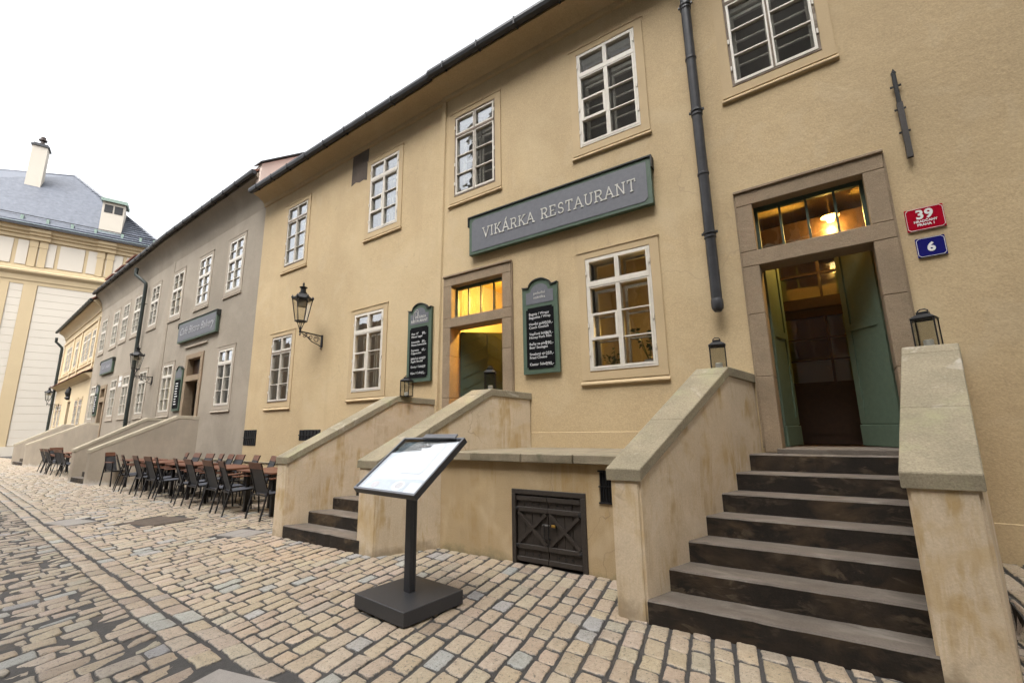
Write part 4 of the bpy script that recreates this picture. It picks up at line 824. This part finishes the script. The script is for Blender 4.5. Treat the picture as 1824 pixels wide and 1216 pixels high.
menu_board(SL, -.655, 2.36, 'green menu board with arch logo left of the middle doorway', None, Ls, logo=True)
menu_board(G1, -4.97, 2.24, 'narrow-looking menu board beside the café door on the grey wall', None, [], simple=True); menu_board(G2, -9.05, 2.40, 'farthest menu board beside the far door of the grey building', None, [], simple=True)
# house numbers
def plate(seg, u, z, w, h, mat, label, texts, cut=.02):
    t_ = thing('house_number_plate', label, 'number plate', seg.at(u, 0, z), seg.a)
    k = MB(); k.box(-w/2, w/2, -.020, -.004, -h/2, h/2, bev=.006); k.build('plate', mat, t_)
    k = MB(); a, c = w/2-.008, h/2-.008; e = .005
    pts = [(-a+cut, -c), (a-cut, -c), (a, -c+cut), (a, c-cut), (a-cut, c), (-a+cut, c), (-a, c-cut), (-a, -c+cut)]
    for p, q in zip(pts, pts[1:]+pts[:1]): k.bar((p[0], -.021, p[1]), (q[0], -.021, q[1]), .002, e*.7, (0, 0, 1)) if abs(p[1]-q[1]) < 1e-6 else k.bar((p[0], -.021, p[1]), (q[0], -.021, q[1]), e*.7, .002, (0, 1, 0))
    k.build('border', 'enamel_white', t_)
    k = MB(); [k.lathe([(.006, 0), (.004, .004)], 8, (sx*(w/2-.014), 0, 0)) for sx in ()]
    for s, size, x, z_, bold, wd in texts: put_text(t_, s, size, x, z_, -.022, 'CENTER', 'enamel_white', .0012, bold, width=wd, name='number' if s.isdigit() else 'lettering')
plate(SR, 2.105, 3.465, .285, .235, 'enamel_red', 'red enamel plate with house number 39 beside the right doorway', [('39', .128, 0, .002, .004, 1.05), ('HRADČANY', .031, 0, -.036, .001, 1.0), ('PRAHA 1', .033, 0, -.072, .001, 1.0)])
plate(SR, 2.108, 3.17, .215, .20, 'enamel_blue', 'small blue enamel plate with number 6 under the red one', [('6', .12, 0, -.042, .0045, 1)])
sp = thing('street_plate', 'two pale rectangular plaques between windows on the grey building', 'plaque', G2.at(-5.25, 0, 3.74), G2.a)
for z_ in (.14, -.12): k = MB(); k.box(-.22, .22, -.02, -.003, z_-.1, z_+.1, bev=.004); k.build('plaque', 'enamel_white', sp)
# iron bar on the wall
ib = thing('iron_wall_bar', 'slim black iron bar fixed upright to the wall above the house numbers', 'iron bar', SR.at(2.09, 0, 4.62), SR.a)
k = MB(); k.box(-.018, .018, -.06, -.03, -.5, .47, bev=.004); k.build('bar', 'iron', ib)
k = MB(); k.box(-.024, .024, -.065, -.025, -.5, .12); k.build('sleeve', 'hatch_wood', ib)
k = MB(); k.prism([(-.022, .47), (.022, .47), (.0, .52)], -.062, -.028, 'y'); k.build('tip', 'iron', ib)
for z_ in (.33, .06, -.2): k = MB(); k.bar((-.045, -.03, z_), (.045, -.03, z_), .016); k.bar((0, -.03, z_), (0, .0, z_), .02); k.build('clamp', 'iron', ib)
# ------------------------------------------------------------------ historic wall lamps
def wall_lamp():
    t_ = thing('wall_lamp', '', 'lamp'); D = .54; z0 = 0.0       # origin: wall foot, bracket level z=0
    k = MB(); k.box(-.03, .03, -.03, 0, -.26, .03, bev=.006); k.build('wall_plate', 'iron', t_)
    k = MB(); k.bar((0, 0, 0), (0, -D, .03), .022, .026)
    sw = [(0, -.03, -.24), (0, -.12, -.20), (0, -.25, -.16), (0, -.38, -.06), (0, -D+.03, .0)]; k.tube(sw, .010, 6)
    for cy, cz, r_, a0, a1 in ((-.15, -.09, .075, 0, 520), (-.29, -.055, .05, 180, 620), (-.40, -.03, .03, 0, 420)):
        k.tube([(0, cy+r_*(1-.6*i/18)*math.cos(R(a0+(a1-a0)*i/18)), cz+r_*(1-.6*i/18)*math.sin(R(a0+(a1-a0)*i/18))) for i in range(19)], .008, 5)
    k.tube([(0, -.44, -.03), (0, -.47, -.07), (0, -.43, -.09), (0, -.40, -.06)], .008, 5); k.tube([(0, -.02, -.24), (0, -.05, -.29), (0, -.01, -.30)], .01, 5)
    k.build('bracket', 'iron', t_)
    k = MB(); k.lathe([(.004, -.07), (.02, -.04), (.012, -.01), (.028, .02), (.02, .05), (.012, .08)], 8, (0, -D, 0))
    for i in range(4): a = R(45+90*i); k.tube([(.012*math.cos(a), -D+.012*math.sin(a), .06), (.035*math.cos(a), -D+.035*math.sin(a), .13), (.08*math.cos(a), -D+.08*math.sin(a), .25)], .009, 5)
    k.build('stem', 'iron', t_)
    zb, zt, rb, rt_ = .26, .76, .118, .205
    k = MB(); k.lathe([(rb+.012, zb-.015), (rb+.015, zb+.005), (rb-.02, zb+.005)], 6, (0, -D, 0)); k.lathe([(rt_-.015, zt-.02), (rt_+.008, zt-.015), (rt_+.012, zt+.01)], 6, (0, -D, 0))
    for i in range(6): a = R(60*i); k.bar((rb*math.cos(a), -D+rb*math.sin(a), zb), (rt_*math.cos(a), -D+rt_*math.sin(a), zt), .014)
    k.build('lantern_frame', 'iron', t_)
    for i in range(6):
        a, c = R(60*i), R(60*i+60); k = MB(); s_ = .985
        k.quad(*[(r_*s_*math.cos(x), -D+r_*s_*math.sin(x), z_) for r_, x, z_ in ((rb, a, zb), (rb, c, zb), (rt_, c, zt), (rt_, a, zt))]); k.build('pane', 'lamp_glass', t_)
    k = MB(); k.lathe([(.10, zt-.17), (.115, zt-.08), (.06, zt-.02), (.05, zt)], 12, (0, -D, 0)); k.build('reflector', 'lamp_white', t_, smooth=True)
    k = MB(); k.lathe([(rt_+.02, zt), (rt_+.005, zt+.02), (.14, zt+.075), (.10, zt+.115), (.075, zt+.13)], 6, (0, -D, 0)); k.lathe([(.085, zt+.125), (.09, zt+.14), (.062, zt+.15), (.055, zt+.25), (.085, zt+.262), (.085, zt+.275), (.03, zt+.285)], 10, (0, -D, 0)); k.build('lantern_roof', 'iron', t_)
    k = MB(); k.lathe([(.012, zt+.28), (.03, zt+.30), (.014, zt+.32), (.028, zt+.345), (.002, zt+.40)], 8, (0, -D, 0))
    for i in range(6): a = R(60*i); k.lathe([(.022, 0), (.03, .02), (.012, .05), (.002, .075)], 6, (rt_*math.cos(a), -D+rt_*math.sin(a), zt+.01))
    k.build('finial', 'iron', t_); return t_
lp = wall_lamp()
for i, (seg, u, z_, lb_) in enumerate(((SL, -3.87, 3.63, 'nearest black hexagonal street lamp on a scrolled bracket on the yellow wall'), (G2, -.78, 3.57, 'black hexagonal street lamp on a scrolled bracket on the grey wall'), (Y1, -9.7, 3.45, 'farthest small street lamp on the far yellow house'))):
    o = lp if i == 0 else tree_copy(lp); o.location = seg.at(u, .0, z_); o.rotation_euler = (0, 0, seg.a); tag(o, lb_, 'lamp', 'historic wall lamps along the street')
# ------------------------------------------------------------------ candle lanterns on the copings
def candle_lantern(w=.155, h=.27):
    t_ = thing('candle_lantern', '', 'lantern'); a = w/2; q = .011
    k = MB(); [k.box(sx*a-q/2, sx*a+q/2, sy*a-q/2, sy*a+q/2, .01, h) for sx in (-1, 1) for sy in (-1, 1)]
    for z_ in (.006, h-.006):
        k.box(-a-q/2, a+q/2, -a-q/2, -a+q/2, z_-.006, z_+.006); k.box(-a-q/2, a+q/2, a-q/2, a+q/2, z_-.006, z_+.006); k.box(-a-q/2, -a+q/2, -a, a, z_-.006, z_+.006); k.box(a-q/2, a+q/2, -a, a, z_-.006, z_+.006)
    k.build('frame', 'iron', t_)
    k = MB(); k.box(-a, a, -a, a, .0, .008); k.build('base_plate', 'iron', t_)
    k = MB(); c = .05; k.hexa([(-a-.012, -a-.012, h), (a+.012, -a-.012, h), (a+.012, a+.012, h), (-a-.012, a+.012, h), (-c, -c, h+.035), (c, -c, h+.035), (c, c, h+.035), (-c, c, h+.035)]); k.box(-.042, .042, -.042, .042, h+.035, h+.06); k.build('roof', 'iron', t_)
    k = MB(); k.tube([(-.035, 0, h+.06), (-.035, 0, h+.075), (-.015, 0, h+.088), (.015, 0, h+.088), (.035, 0, h+.075), (.035, 0, h+.06)], .006, 6); k.build('handle', 'iron', t_)
    for x0, x1, y0, y1 in ((-a, a, -a-.001, -a+.001), (-a, a, a-.001, a+.001), (-a-.001, -a+.001, -a, a), (a-.001, a+.001, -a, a)): k = MB(); k.box(x0, x1, y0, y1, .012, h-.012); k.build('pane', 'lamp_glass', t_)
    k = MB(); k.lathe([(.036, .008), (.037, .07), (.03, .075)], 14); k.build('candle', 'candle_wax', t_); return t_
cl = candle_lantern()
for i, (p, rz, lb_) in enumerate((((-.79, 5.33, 2.105), 8, 'black candle lantern on the left parapet of the right staircase'), ((.95, 5.33, 2.15), -20, 'black candle lantern on the right parapet of the right staircase'),
                              ((-5.69, 5.30, 2.06), 20, 'black candle lantern on the left parapet of the middle staircase'), ((-3.94, 5.33, 2.06), 30, 'black candle lantern standing before the open middle doorway'))):
    o = cl if i == 0 else tree_copy(cl); o.location = p; o.rotation_euler = (0, 0, R(rz)); tag(o, lb_, 'lantern', 'candle lanterns on the stair parapets')
# ------------------------------------------------------------------ menu stand
ms = thing('menu_stand', 'dark metal menu stand with slanted glazed display on a square base', 'menu stand', (-3.09, 2.98, 0), R(-6))
k = MB(); k.box(-.345, .345, -.315, .315, .018, .128, bev=.004); k.build('base', 'stand_metal', ms)
k = MB(); [k.lathe([(.03, 0), (.03, .02)], 10, (sx*.3, sy*.27, 0)) for sx in (-1, 1) for sy in (-1, 1)]; k.box(-.31, .31, -.28, .28, .004, .02); k.build('foot', 'stand_metal', ms)
k = MB(); k.box(-.04, .04, -.033, -.002, .128, 1.13, bev=.003); k.box(-.036, .036, -.002, .006, .128, 1.13); k.box(-.04, .04, .006, .036, .128, 1.13, bev=.003); k.build('post', 'stand_metal', ms)
TILT = R(38)
def tilted(mb, name, mat): o = mb.build(name, mat, ms, (-.045, -.01, 1.205)); o.rotation_euler = (TILT, 0, 0); return o
PW, PH = .445, .358
k = MB(); k.box(-PW, PW, -PH, PH, -.052, -.04); tilted(k, 'back_panel', 'stand_metal')
k = MB(); k.box(-PW, PW, -PH, -PH+.022, -.04, .0, bev=.002); k.box(-PW, PW, PH-.022, PH, -.04, 0, bev=.002); k.box(-PW, -PW+.022, -PH+.022, PH-.022, -.04, 0); k.box(PW-.022, PW, -PH+.022, PH-.022, -.04, 0); tilted(k, 'frame', 'stand_metal')
k = MB(); k.box(-PW+.001, PW-.001, -PH+.001, -PH+.021, .0005, .003); k.box(-PW+.001, PW-.001, PH-.021, PH-.001, .0005, .003); k.box(-PW+.001, -PW+.021, -PH+.021, PH-.021, .0005, .003); k.box(PW-.021, PW-.001, -PH+.021, PH-.021, .0005, .003); tilted(k, 'frame_rim', 'stand_rim')
k = MB(); k.box(-.12, .34, PH-.03, PH+.03, .003, .022, bev=.003); tilted(k, 'light_bar', 'stand_rim')
k = MB(); k.box(-PW+.024, PW-.024, -PH+.024, PH-.024, -.036, -.030); tilted(k, 'poster', 'photo_blue')
k = MB(); k.prism([(-.40, -.30), (-.30, -.20), (.10, -.17), (.385, -.16), (.385, .33), (-.22, .33), (-.40, .05)], -.0298, -.027, 'z'); tilted(k, 'menu_sheet', 'paper_white')
k = MB(); k.prism([(-.02, -.11), (.235, -.10), (.25, -.08), (.255, .30), (.235, .31), (-.03, .28)], -.0268, -.016, 'z'); tilted(k, 'menu_booklet', 'paper_white')
k = MB(); k.prism([(.09+.085*math.cos(R(a)), -.25+.055*math.sin(R(a))) for a in range(0, 360, 20)], -.0298, -.0265, 'z'); tilted(k, 'food_picture', 'paper_white')
k = MB(); k.prism([(.10+.05*math.cos(R(a)), -.245+.035*math.sin(R(a))) for a in range(0, 360, 30)], -.0264, -.0255, 'z'); k.prism([(-.24+.05*math.cos(R(a)), -.26+.04*math.sin(R(a))) for a in range(0, 360, 30)], -.0298, -.0255, 'z'); tilted(k, 'food_picture', 'food_brown')
k = MB(); k.box(.22, .39, -.315, -.2, -.0298, -.0268); tilted(k, 'menu_sheet', 'paper_white')
k = MB(); k.box(-PW+.02, PW-.02, -PH+.02, PH-.02, -.008, -.004); tilted(k, 'glass_cover', 'stand_glass')
# ------------------------------------------------------------------ café chairs and tables
def chair():
    t_ = thing('armchair', '', 'chair'); w = .26     # faces +y; origin on ground below the seat
    for sx in (-1, 1):
        k = MB(); k.bar((sx*w, -.34, 0), (sx*w, -.20, .68), .028, .022, (0, 1, 0)); k.build('leg', 'chair_frame', t_)
        k = MB(); k.bar((sx*w, .27, 0), (sx*w, .22, .68), .028, .022, (0, 1, 0)); k.build('leg', 'chair_frame', t_)
        k = MB(); k.box(sx*w-.028, sx*w+.028, -.23, .25, .68, .705, bev=.006); k.build('armrest', 'table_wood', t_)
    k = MB(); k.bar((-w, .235, .43), (w, .235, .43), .022); k.bar((-w, -.25, .41), (w, -.25, .41), .022); [k.bar((sx*(w-.03), .24, .45), (sx*(w-.03), -.22, .42), .022) for sx in (-1, 1)]; k.build('seat_frame', 'chair_frame', t_)
    k = MB(); k.hexa([(-w+.03, -.22, .425), (w-.03, -.22, .425), (w-.03, .24, .455), (-w+.03, .24, .455), (-w+.03, -.22, .433), (w-.03, -.22, .433), (w-.03, .24, .463), (-w+.03, .24, .463)]); k.build('seat', 'seat_fabric', t_)
    for sx in (-1, 1): k = MB(); k.bar((sx*(w-.03), -.20, .40), (sx*(w-.045), -.385, .97), .024, .02, (0, 1, 0)); k.build('back_post', 'chair_frame', t_)
    k = MB(); k.hexa([(-w+.04, -.212, .44), (w-.04, -.212, .44), (w-.04, -.206, .44), (-w+.04, -.206, .44), (-w+.05, -.352, .87), (w-.05, -.352, .87), (w-.05, -.346, .87), (-w+.05, -.346, .87)]); k.build('backrest', 'mesh_fabric', t_)
    k = MB(); k.hexa([(-w+.03, -.362, .865), (w-.03, -.362, .865), (w-.03, -.335, .865), (-w+.03, -.335, .865), (-w+.035, -.40, .975), (w-.035, -.40, .975), (w-.035, -.372, .975), (-w+.035, -.372, .975)]); k.build('top_rail', 'table_wood', t_)
    return t_
def table(L=1.42, Dp=.74):
    t_ = thing('table', '', 'table'); n = 7; s = Dp/n
    for i in range(n): k = MB(); k.box(-L/2, L/2, -Dp/2+i*s+.003, -Dp/2+(i+1)*s-.003, .755, .785, bev=.003); k.build('slat', 'table_wood', t_)
    k = MB(); [k.box(x-.03, x+.03, -Dp/2+.04, Dp/2-.04, .725, .755) for x in (-L/2+.2, L/2-.2)]; k.box(-L/2+.2, L/2-.2, -.025, .025, .73, .754); k.build('apron', 'chair_frame', t_)
    for sx in (-1, 1):
        for sy in (-1, 1): k = MB(); k.box(sx*(L/2-.2)-.03, sx*(L/2-.2)+.03, sy*(Dp/2-.14)-.03, sy*(Dp/2-.14)+.03, 0, .725); k.build('leg', 'chair_frame', t_)
    return t_
c0, t0_ = chair(), table(); uc, ut = [], []
def put_chair(x, y, rz, label, grp):
    o = c0 if not uc else tree_copy(c0); uc.append(1); o.location = (x, y, 0); o.rotation_euler = (0, 0, R(rz)); tag(o, label, 'chair', grp)
def put_table(x, y, label, rz=-2, grp='wooden café tables along the wall'):
    o = t0_ if not ut else tree_copy(t0_); ut.append(1); o.location = (x, y, 0); o.rotation_euler = (0, 0, R(rz)); tag(o, label, 'table', grp)
nth = ['nearest', 'second', 'third', 'fourth', 'fifth', 'sixth', 'seventh', 'eighth', 'ninth', 'tenth', 'eleventh', 'twelfth']
for i, x in enumerate((-8.86, -10.75, -12.75, -14.55, -16.35)): put_table(x, 4.86+.035*(-8.86-x)*1.0, '%s wooden slatted table in the row behind the middle staircase' % nth[i])
front = [-8.33, -9.35, -10.03, -10.98, -11.66, -12.85, -13.5, -14.4, -15.4, -15.95]
for i, x in enumerate(front):
    lab = 'mesh-backed chair half hidden behind the staircase wall at the street side' if i == 0 else '%s mesh-backed armchair from the staircase in the street-side row' % nth[i]
    put_chair(x, 4.50+.035*(-8.5-x)+(.12 if i == 0 else 0), -7+random.uniform(-7, 7) if i else -2, lab, 'chairs on the street side of the tables')
back = [-10.35, -11.1, -11.83, -12.33, -12.85, -13.43, -14.2, -14.9]
for i, x in enumerate(back): put_chair(x, 5.26, 172+random.uniform(-9, 9), '%s armchair from the staircase in the row against the wall' % nth[i], 'chairs on the wall side of the tables')
put_chair(-17.72, 4.95, -82, 'armchair at the far head of the long table row', 'chairs at the heads of the tables')
# far group by the grey staircase
put_table(-24.6, 5.75, 'distant table beyond the grey staircase', -3, 'distant café tables'); put_table(-26.6, 5.85, 'most distant table before the far staircase', -3, 'distant café tables')
for i, (x, y, rz) in enumerate(((-23.7, 5.2, 0), (-24.6, 5.25, 8), (-25.5, 5.2, -5), (-26.4, 5.3, 5), (-27.4, 5.35, 0), (-25.4, 6.3, 180), (-28.2, 5.7, -85))):
    put_chair(x, y, rz, '%s chair of the distant group between the two grey staircases' % nth[i], 'distant café chairs')
# ------------------------------------------------------------------ window plants
def plant(x, y, z, s, label, seed):
    rnd = random.Random(seed); t_ = thing('potted_plant', label, 'plant', (x, y, z), 0, 'plants behind the windows')
    k = MB(); k.lathe([(.05*s, 0), (.07*s, .10*s), (.075*s, .11*s)], 12); k.build('pot', 'enamel_white', t_)
    k = MB(); st = MB()
    for i in range(7):
        a = rnd.uniform(0, 6.28); l = rnd.uniform(.15, .42)*s; tp = Vector((math.cos(a)*l*.5, math.sin(a)*l*.25, .1*s+l)); st.tube([(0, 0, .08*s), tuple(tp*.5+Vector((0, 0, .05*s))), tuple(tp)], .004, 4)
        for j in range(9):
            c_ = tp*rnd.uniform(.5, 1.1)+Vector((rnd.uniform(-.06, .06), rnd.uniform(-.05, .05), rnd.uniform(-.03, .06)))*s; a2 = rnd.uniform(0, 6.28); d = Vector((math.cos(a2), math.sin(a2)*.6, rnd.uniform(-.5, .5))).normalized(); n_ = d.cross(Vector((rnd.uniform(-1, 1), rnd.uniform(-1, 1), 1))).normalized(); q = .06*s
            k.quad(c_, c_+d*q*.5+n_*q*.4, c_+d*q*1.2, c_+d*q*.5-n_*q*.4)
    k.build('foliage', 'leaf', t_); st.build('stem', 'leaf', t_)
plant(-1.77, 6.12, 2.28, 1.15, 'leafy green plant behind the ground floor window by the right staircase', 3); plant(-2.3, 6.1, 2.28, .7, 'small sprig behind the left pane of the same window', 9)
plant(-7.25, 6.2, 2.3, 1.1, 'green plant behind the window left of the logo menu board', 5); plant(-10.6, 6.25, 2.24, .8, 'small green plant behind the leftmost ground floor window of the yellow building', 6)
# ------------------------------------------------------------------ ground and cobbles
b = MB(); b.quad((-90, -60, -.006), (60, -60, -.006), (60, 60, -.006), (-90, 60, -.006)); gr = b.build('ground', 'joint_sand'); tag(gr, kind='structure')
b = MB(); b.hexa([(1.05, 3.9, -.02), (9, 3.9, -.02), (9, 5.8, -.02), (1.05, 5.8, -.02), (1.05, 3.9, -.009), (9, 3.9, -.009), (9, 5.8, .345), (1.05, 5.8, .345)]); b.build('sloped_bank', 'joint_sand', gr)
slabs = [(-2.90, 1.42, .86, .60, 13, 'slab_granite', 'stone_slab', 'pale granite slab in the cobbles at the bottom edge of the picture'), (-11.08, 2.54, .75, .42, 12, 'slab_granite', 'stone_slab', 'pale slab in the cobbles beside the paved double band'),
         (-9.78, 3.40, .80, .66, 12, 'old_wood', 'manhole_cover', 'brown iron cover in the cobbles in front of the chairs'), (-7.55, 3.64, .27, .42, 14, 'slab_granite', 'stone_slab', 'left one of two grey slabs beside the middle staircase'), (-7.27, 3.71, .27, .42, 14, 'slab_granite', 'stone_slab', 'right one of two grey slabs beside the middle staircase')]
for x, y, w, h, a, mt, nm, lb_ in slabs:
    t_ = thing(nm, lb_, 'paving slab' if nm == 'stone_slab' else 'cover', (x, y, 0), R(a))
    k = MB(); k.box(-w/2, w/2, -h/2, h/2, -.03, .008, bev=.006); k.build('plate', mt, t_)
    if nm == 'manhole_cover':
        for i in range(6): k = MB(); k.box(-w/2+.03, w/2-.03, -h/2+.03+i*(h-.06)/6, -h/2+.03+(i+.7)*(h-.06)/6, .008, .013); k.build('rib', mt, t_)
def in_slab(x, y):
    for sx, sy, w, h, a, *_ in slabs:
        dx, dy = x-sx, y-sy; c_, s_ = math.cos(R(a)), math.sin(R(a)); u, v = dx*c_+dy*s_, -dx*s_+dy*c_
        if abs(u) < w/2+.05 and abs(v) < h/2+.05: return True
    return False
E1 = Vector((.9976, -.070, 0)); E2 = Vector((-.17, .985, 0)); BAND0 = Vector((-3.5, 1.705, 0))
def band_y(x): return BAND0.y+(x-BAND0.x)*(E1.y/E1.x)
stones = []     # centre, axis a, axis b, half a, half b
def lay_rows(s0, s1, reach, side):
    s = s0
    while s < s1:
        w = random.uniform(.135, .185); far = s < -22
        if far: w *= 1.25
        base = BAND0+E1*(s+w/2); t = .178; mean = 0
        while t < reach:
            l = random.choice((random.uniform(.15, .2), random.uniform(.2, .29), random.uniform(.22, .30)))*(1.2 if far else 1)
            if t < .2 and random.random() < .5: l *= random.uniform(.5, .9)
            stones.append((base+E2*(side*(t+l/2)), E2, E1, l/2, w/2)); t += l
        s += w
lay_rows(-54, 6.5, 5.9, 1); lay_rows(-54, 5.5, 4.2, -1)
for q in (-.092, .092):
    s = -54
    while s < 5.5:
        l = random.uniform(.17, .29); stones.append((BAND0+E1*(s+l/2)+Vector((0, q+random.uniform(-.008, .008), 0)), E1, Vector((.07, .9976, 0)), l/2, .086)); s += l
def inside_building(c):
    if c.y > 6.9: return True
    if -4.4 < c.x < -1.4 and c.y > 4.62: return True
    return False
PAL = [((.36, .294, .218), 36), ((.378, .313, .237), 26), ((.345, .28, .205), 16), ((.365, .313, .238), 10), ((.325, .29, .232), 5), ((.32, .316, .295), 7), ((.25, .252, .246), 1.5), ((.275, .22, .165), 2)]
pc = [p for p, w in PAL]; pw = [w for p, w in PAL]
def height(x, y): return max(0, min(1, (y-3.9)/1.8))*.34 if x > 1.05 else 0
def stone_geo(c, a, bx, ha, hb, near, low=0):
    g = random.uniform(.003, .009) if near else .008
    ha -= g; hb -= g+(.005 if near else 0); dz = random.uniform(-.005, .004)-low*random.uniform(.001, .011); tx, ty = random.uniform(-.035, .035)*(1+low), random.uniform(-.035, .035)*(1+low)
    if near:
        ring = []; J = lambda s_=.05: random.uniform(1-s_*1.4, 1+s_*.5)
        for sx, sy in ((-1, -1), (1, -1), (1, 1), (-1, 1)):
            k1, k2 = random.uniform(.06, .24)*hb, random.uniform(.06, .24)*hb; px, py = sx*ha*J(.07), sy*hb*J(.07)
            e = [(px, py-sy*k2), (px-sx*k1, py)] if sx*sy > 0 else [(px-sx*k1, py), (px, py-sy*k2)]
            ring += e
            m_ = {(-1, -1): (random.uniform(-.3, .3)*ha, -hb*J(.08)), (1, -1): (ha*J(.05), random.uniform(-.3, .3)*hb), (1, 1): (random.uniform(-.3, .3)*ha, hb*J(.08)), (-1, 1): (-ha*J(.05), random.uniform(-.3, .3)*hb)}[(sx, sy)]
            ring.append(m_)
        n = len(ring); vs = []
        for inset, z in ((0, -.03), (0, -.001), (.006, .0045), (.028, .0068)):
            for x, y in ring:
                fx, fy = max(0, 1-inset/ha), max(0, 1-inset/hb); vs.append((x*fx, y*fy, z+dz+(0 if z < -.02 else tx*x+ty*y+random.uniform(-.0015, .0015))))
        vs.append((0, 0, .0065+dz))
        fs = [(k*n+i, k*n+(i+1) % n, (k+1)*n+(i+1) % n, (k+1)*n+i) for k in range(3) for i in range(n)]+[(3*n+i, 3*n+(i+1) % n, 4*n) for i in range(n)]
    else:
        vs = [(sx*ha*f, sy*hb*f, z+dz) for f, z in ((1, -.025), (.88, .006)) for sx, sy in ((-1, -1), (1, -1), (1, 1), (-1, 1))]
        fs = [(0, 1, 5, 4), (1, 2, 6, 5), (2, 3, 7, 6), (3, 0, 4, 7), (4, 5, 6, 7)]
    return [a*x+bx*y+Vector((0, 0, z)) for x, y, z in vs], fs
def project(p):
    q = Vector(p)-EYE; d = q.dot(fw)
    return (912+FPX*q.dot(rt)/d, 608-FPX*q.dot(up2)/d, d) if d > .05 else (None, None, d)
cand = []; keep = []
for st in stones:
    c = st[0]
    if in_slab(c.x, c.y) or inside_building(c): continue
    x, y, d = project(c); area = 0
    if x is not None and 0 < x < 1824 and 0 < y < 1216: area = st[3]*st[4]*1.5/d**3
    keep.append((area, st))
keep.sort(key=lambda q: -q[0])
def colour_attr(me, cols):
    at = me.color_attributes.new('stone_colour', 'FLOAT_COLOR', 'POINT'); at.data.foreach_set('color', np.array(cols, dtype=np.float32).ravel())
def pick(): k = random.choices(pc, pw)[0]; j = random.uniform(.92, 1.07); return (k[0]*j, k[1]*j*random.uniform(.97, 1.03), k[2]*j*random.uniform(.95, 1.05), 1)
V_, F_, C_ = [], [], []
for i, (area, (c, a, bx, ha, hb)) in enumerate(keep):
    near = c.x > -15
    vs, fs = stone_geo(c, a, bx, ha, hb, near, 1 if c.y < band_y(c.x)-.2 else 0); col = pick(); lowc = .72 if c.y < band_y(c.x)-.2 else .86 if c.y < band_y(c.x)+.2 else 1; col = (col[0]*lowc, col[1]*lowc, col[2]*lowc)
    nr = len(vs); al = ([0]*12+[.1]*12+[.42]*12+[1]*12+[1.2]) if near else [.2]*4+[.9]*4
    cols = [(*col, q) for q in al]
    if c.x > .9: vs = [v+Vector((0, 0, height(v.x+c.x, v.y+c.y)+(.002 if c.y > 3.8 else 0))) for v in vs]
    if i < 300:
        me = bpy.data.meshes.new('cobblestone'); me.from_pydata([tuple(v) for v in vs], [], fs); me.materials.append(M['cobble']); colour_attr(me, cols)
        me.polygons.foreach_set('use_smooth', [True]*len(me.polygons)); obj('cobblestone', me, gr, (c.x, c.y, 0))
    else:
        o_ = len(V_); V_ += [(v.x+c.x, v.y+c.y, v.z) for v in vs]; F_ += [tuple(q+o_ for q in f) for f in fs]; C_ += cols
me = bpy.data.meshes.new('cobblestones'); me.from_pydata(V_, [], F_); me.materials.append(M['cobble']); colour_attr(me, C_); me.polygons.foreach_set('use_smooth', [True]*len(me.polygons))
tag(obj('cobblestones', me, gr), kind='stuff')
for o in bpy.data.objects:
    if 'used' in o: del o['used']
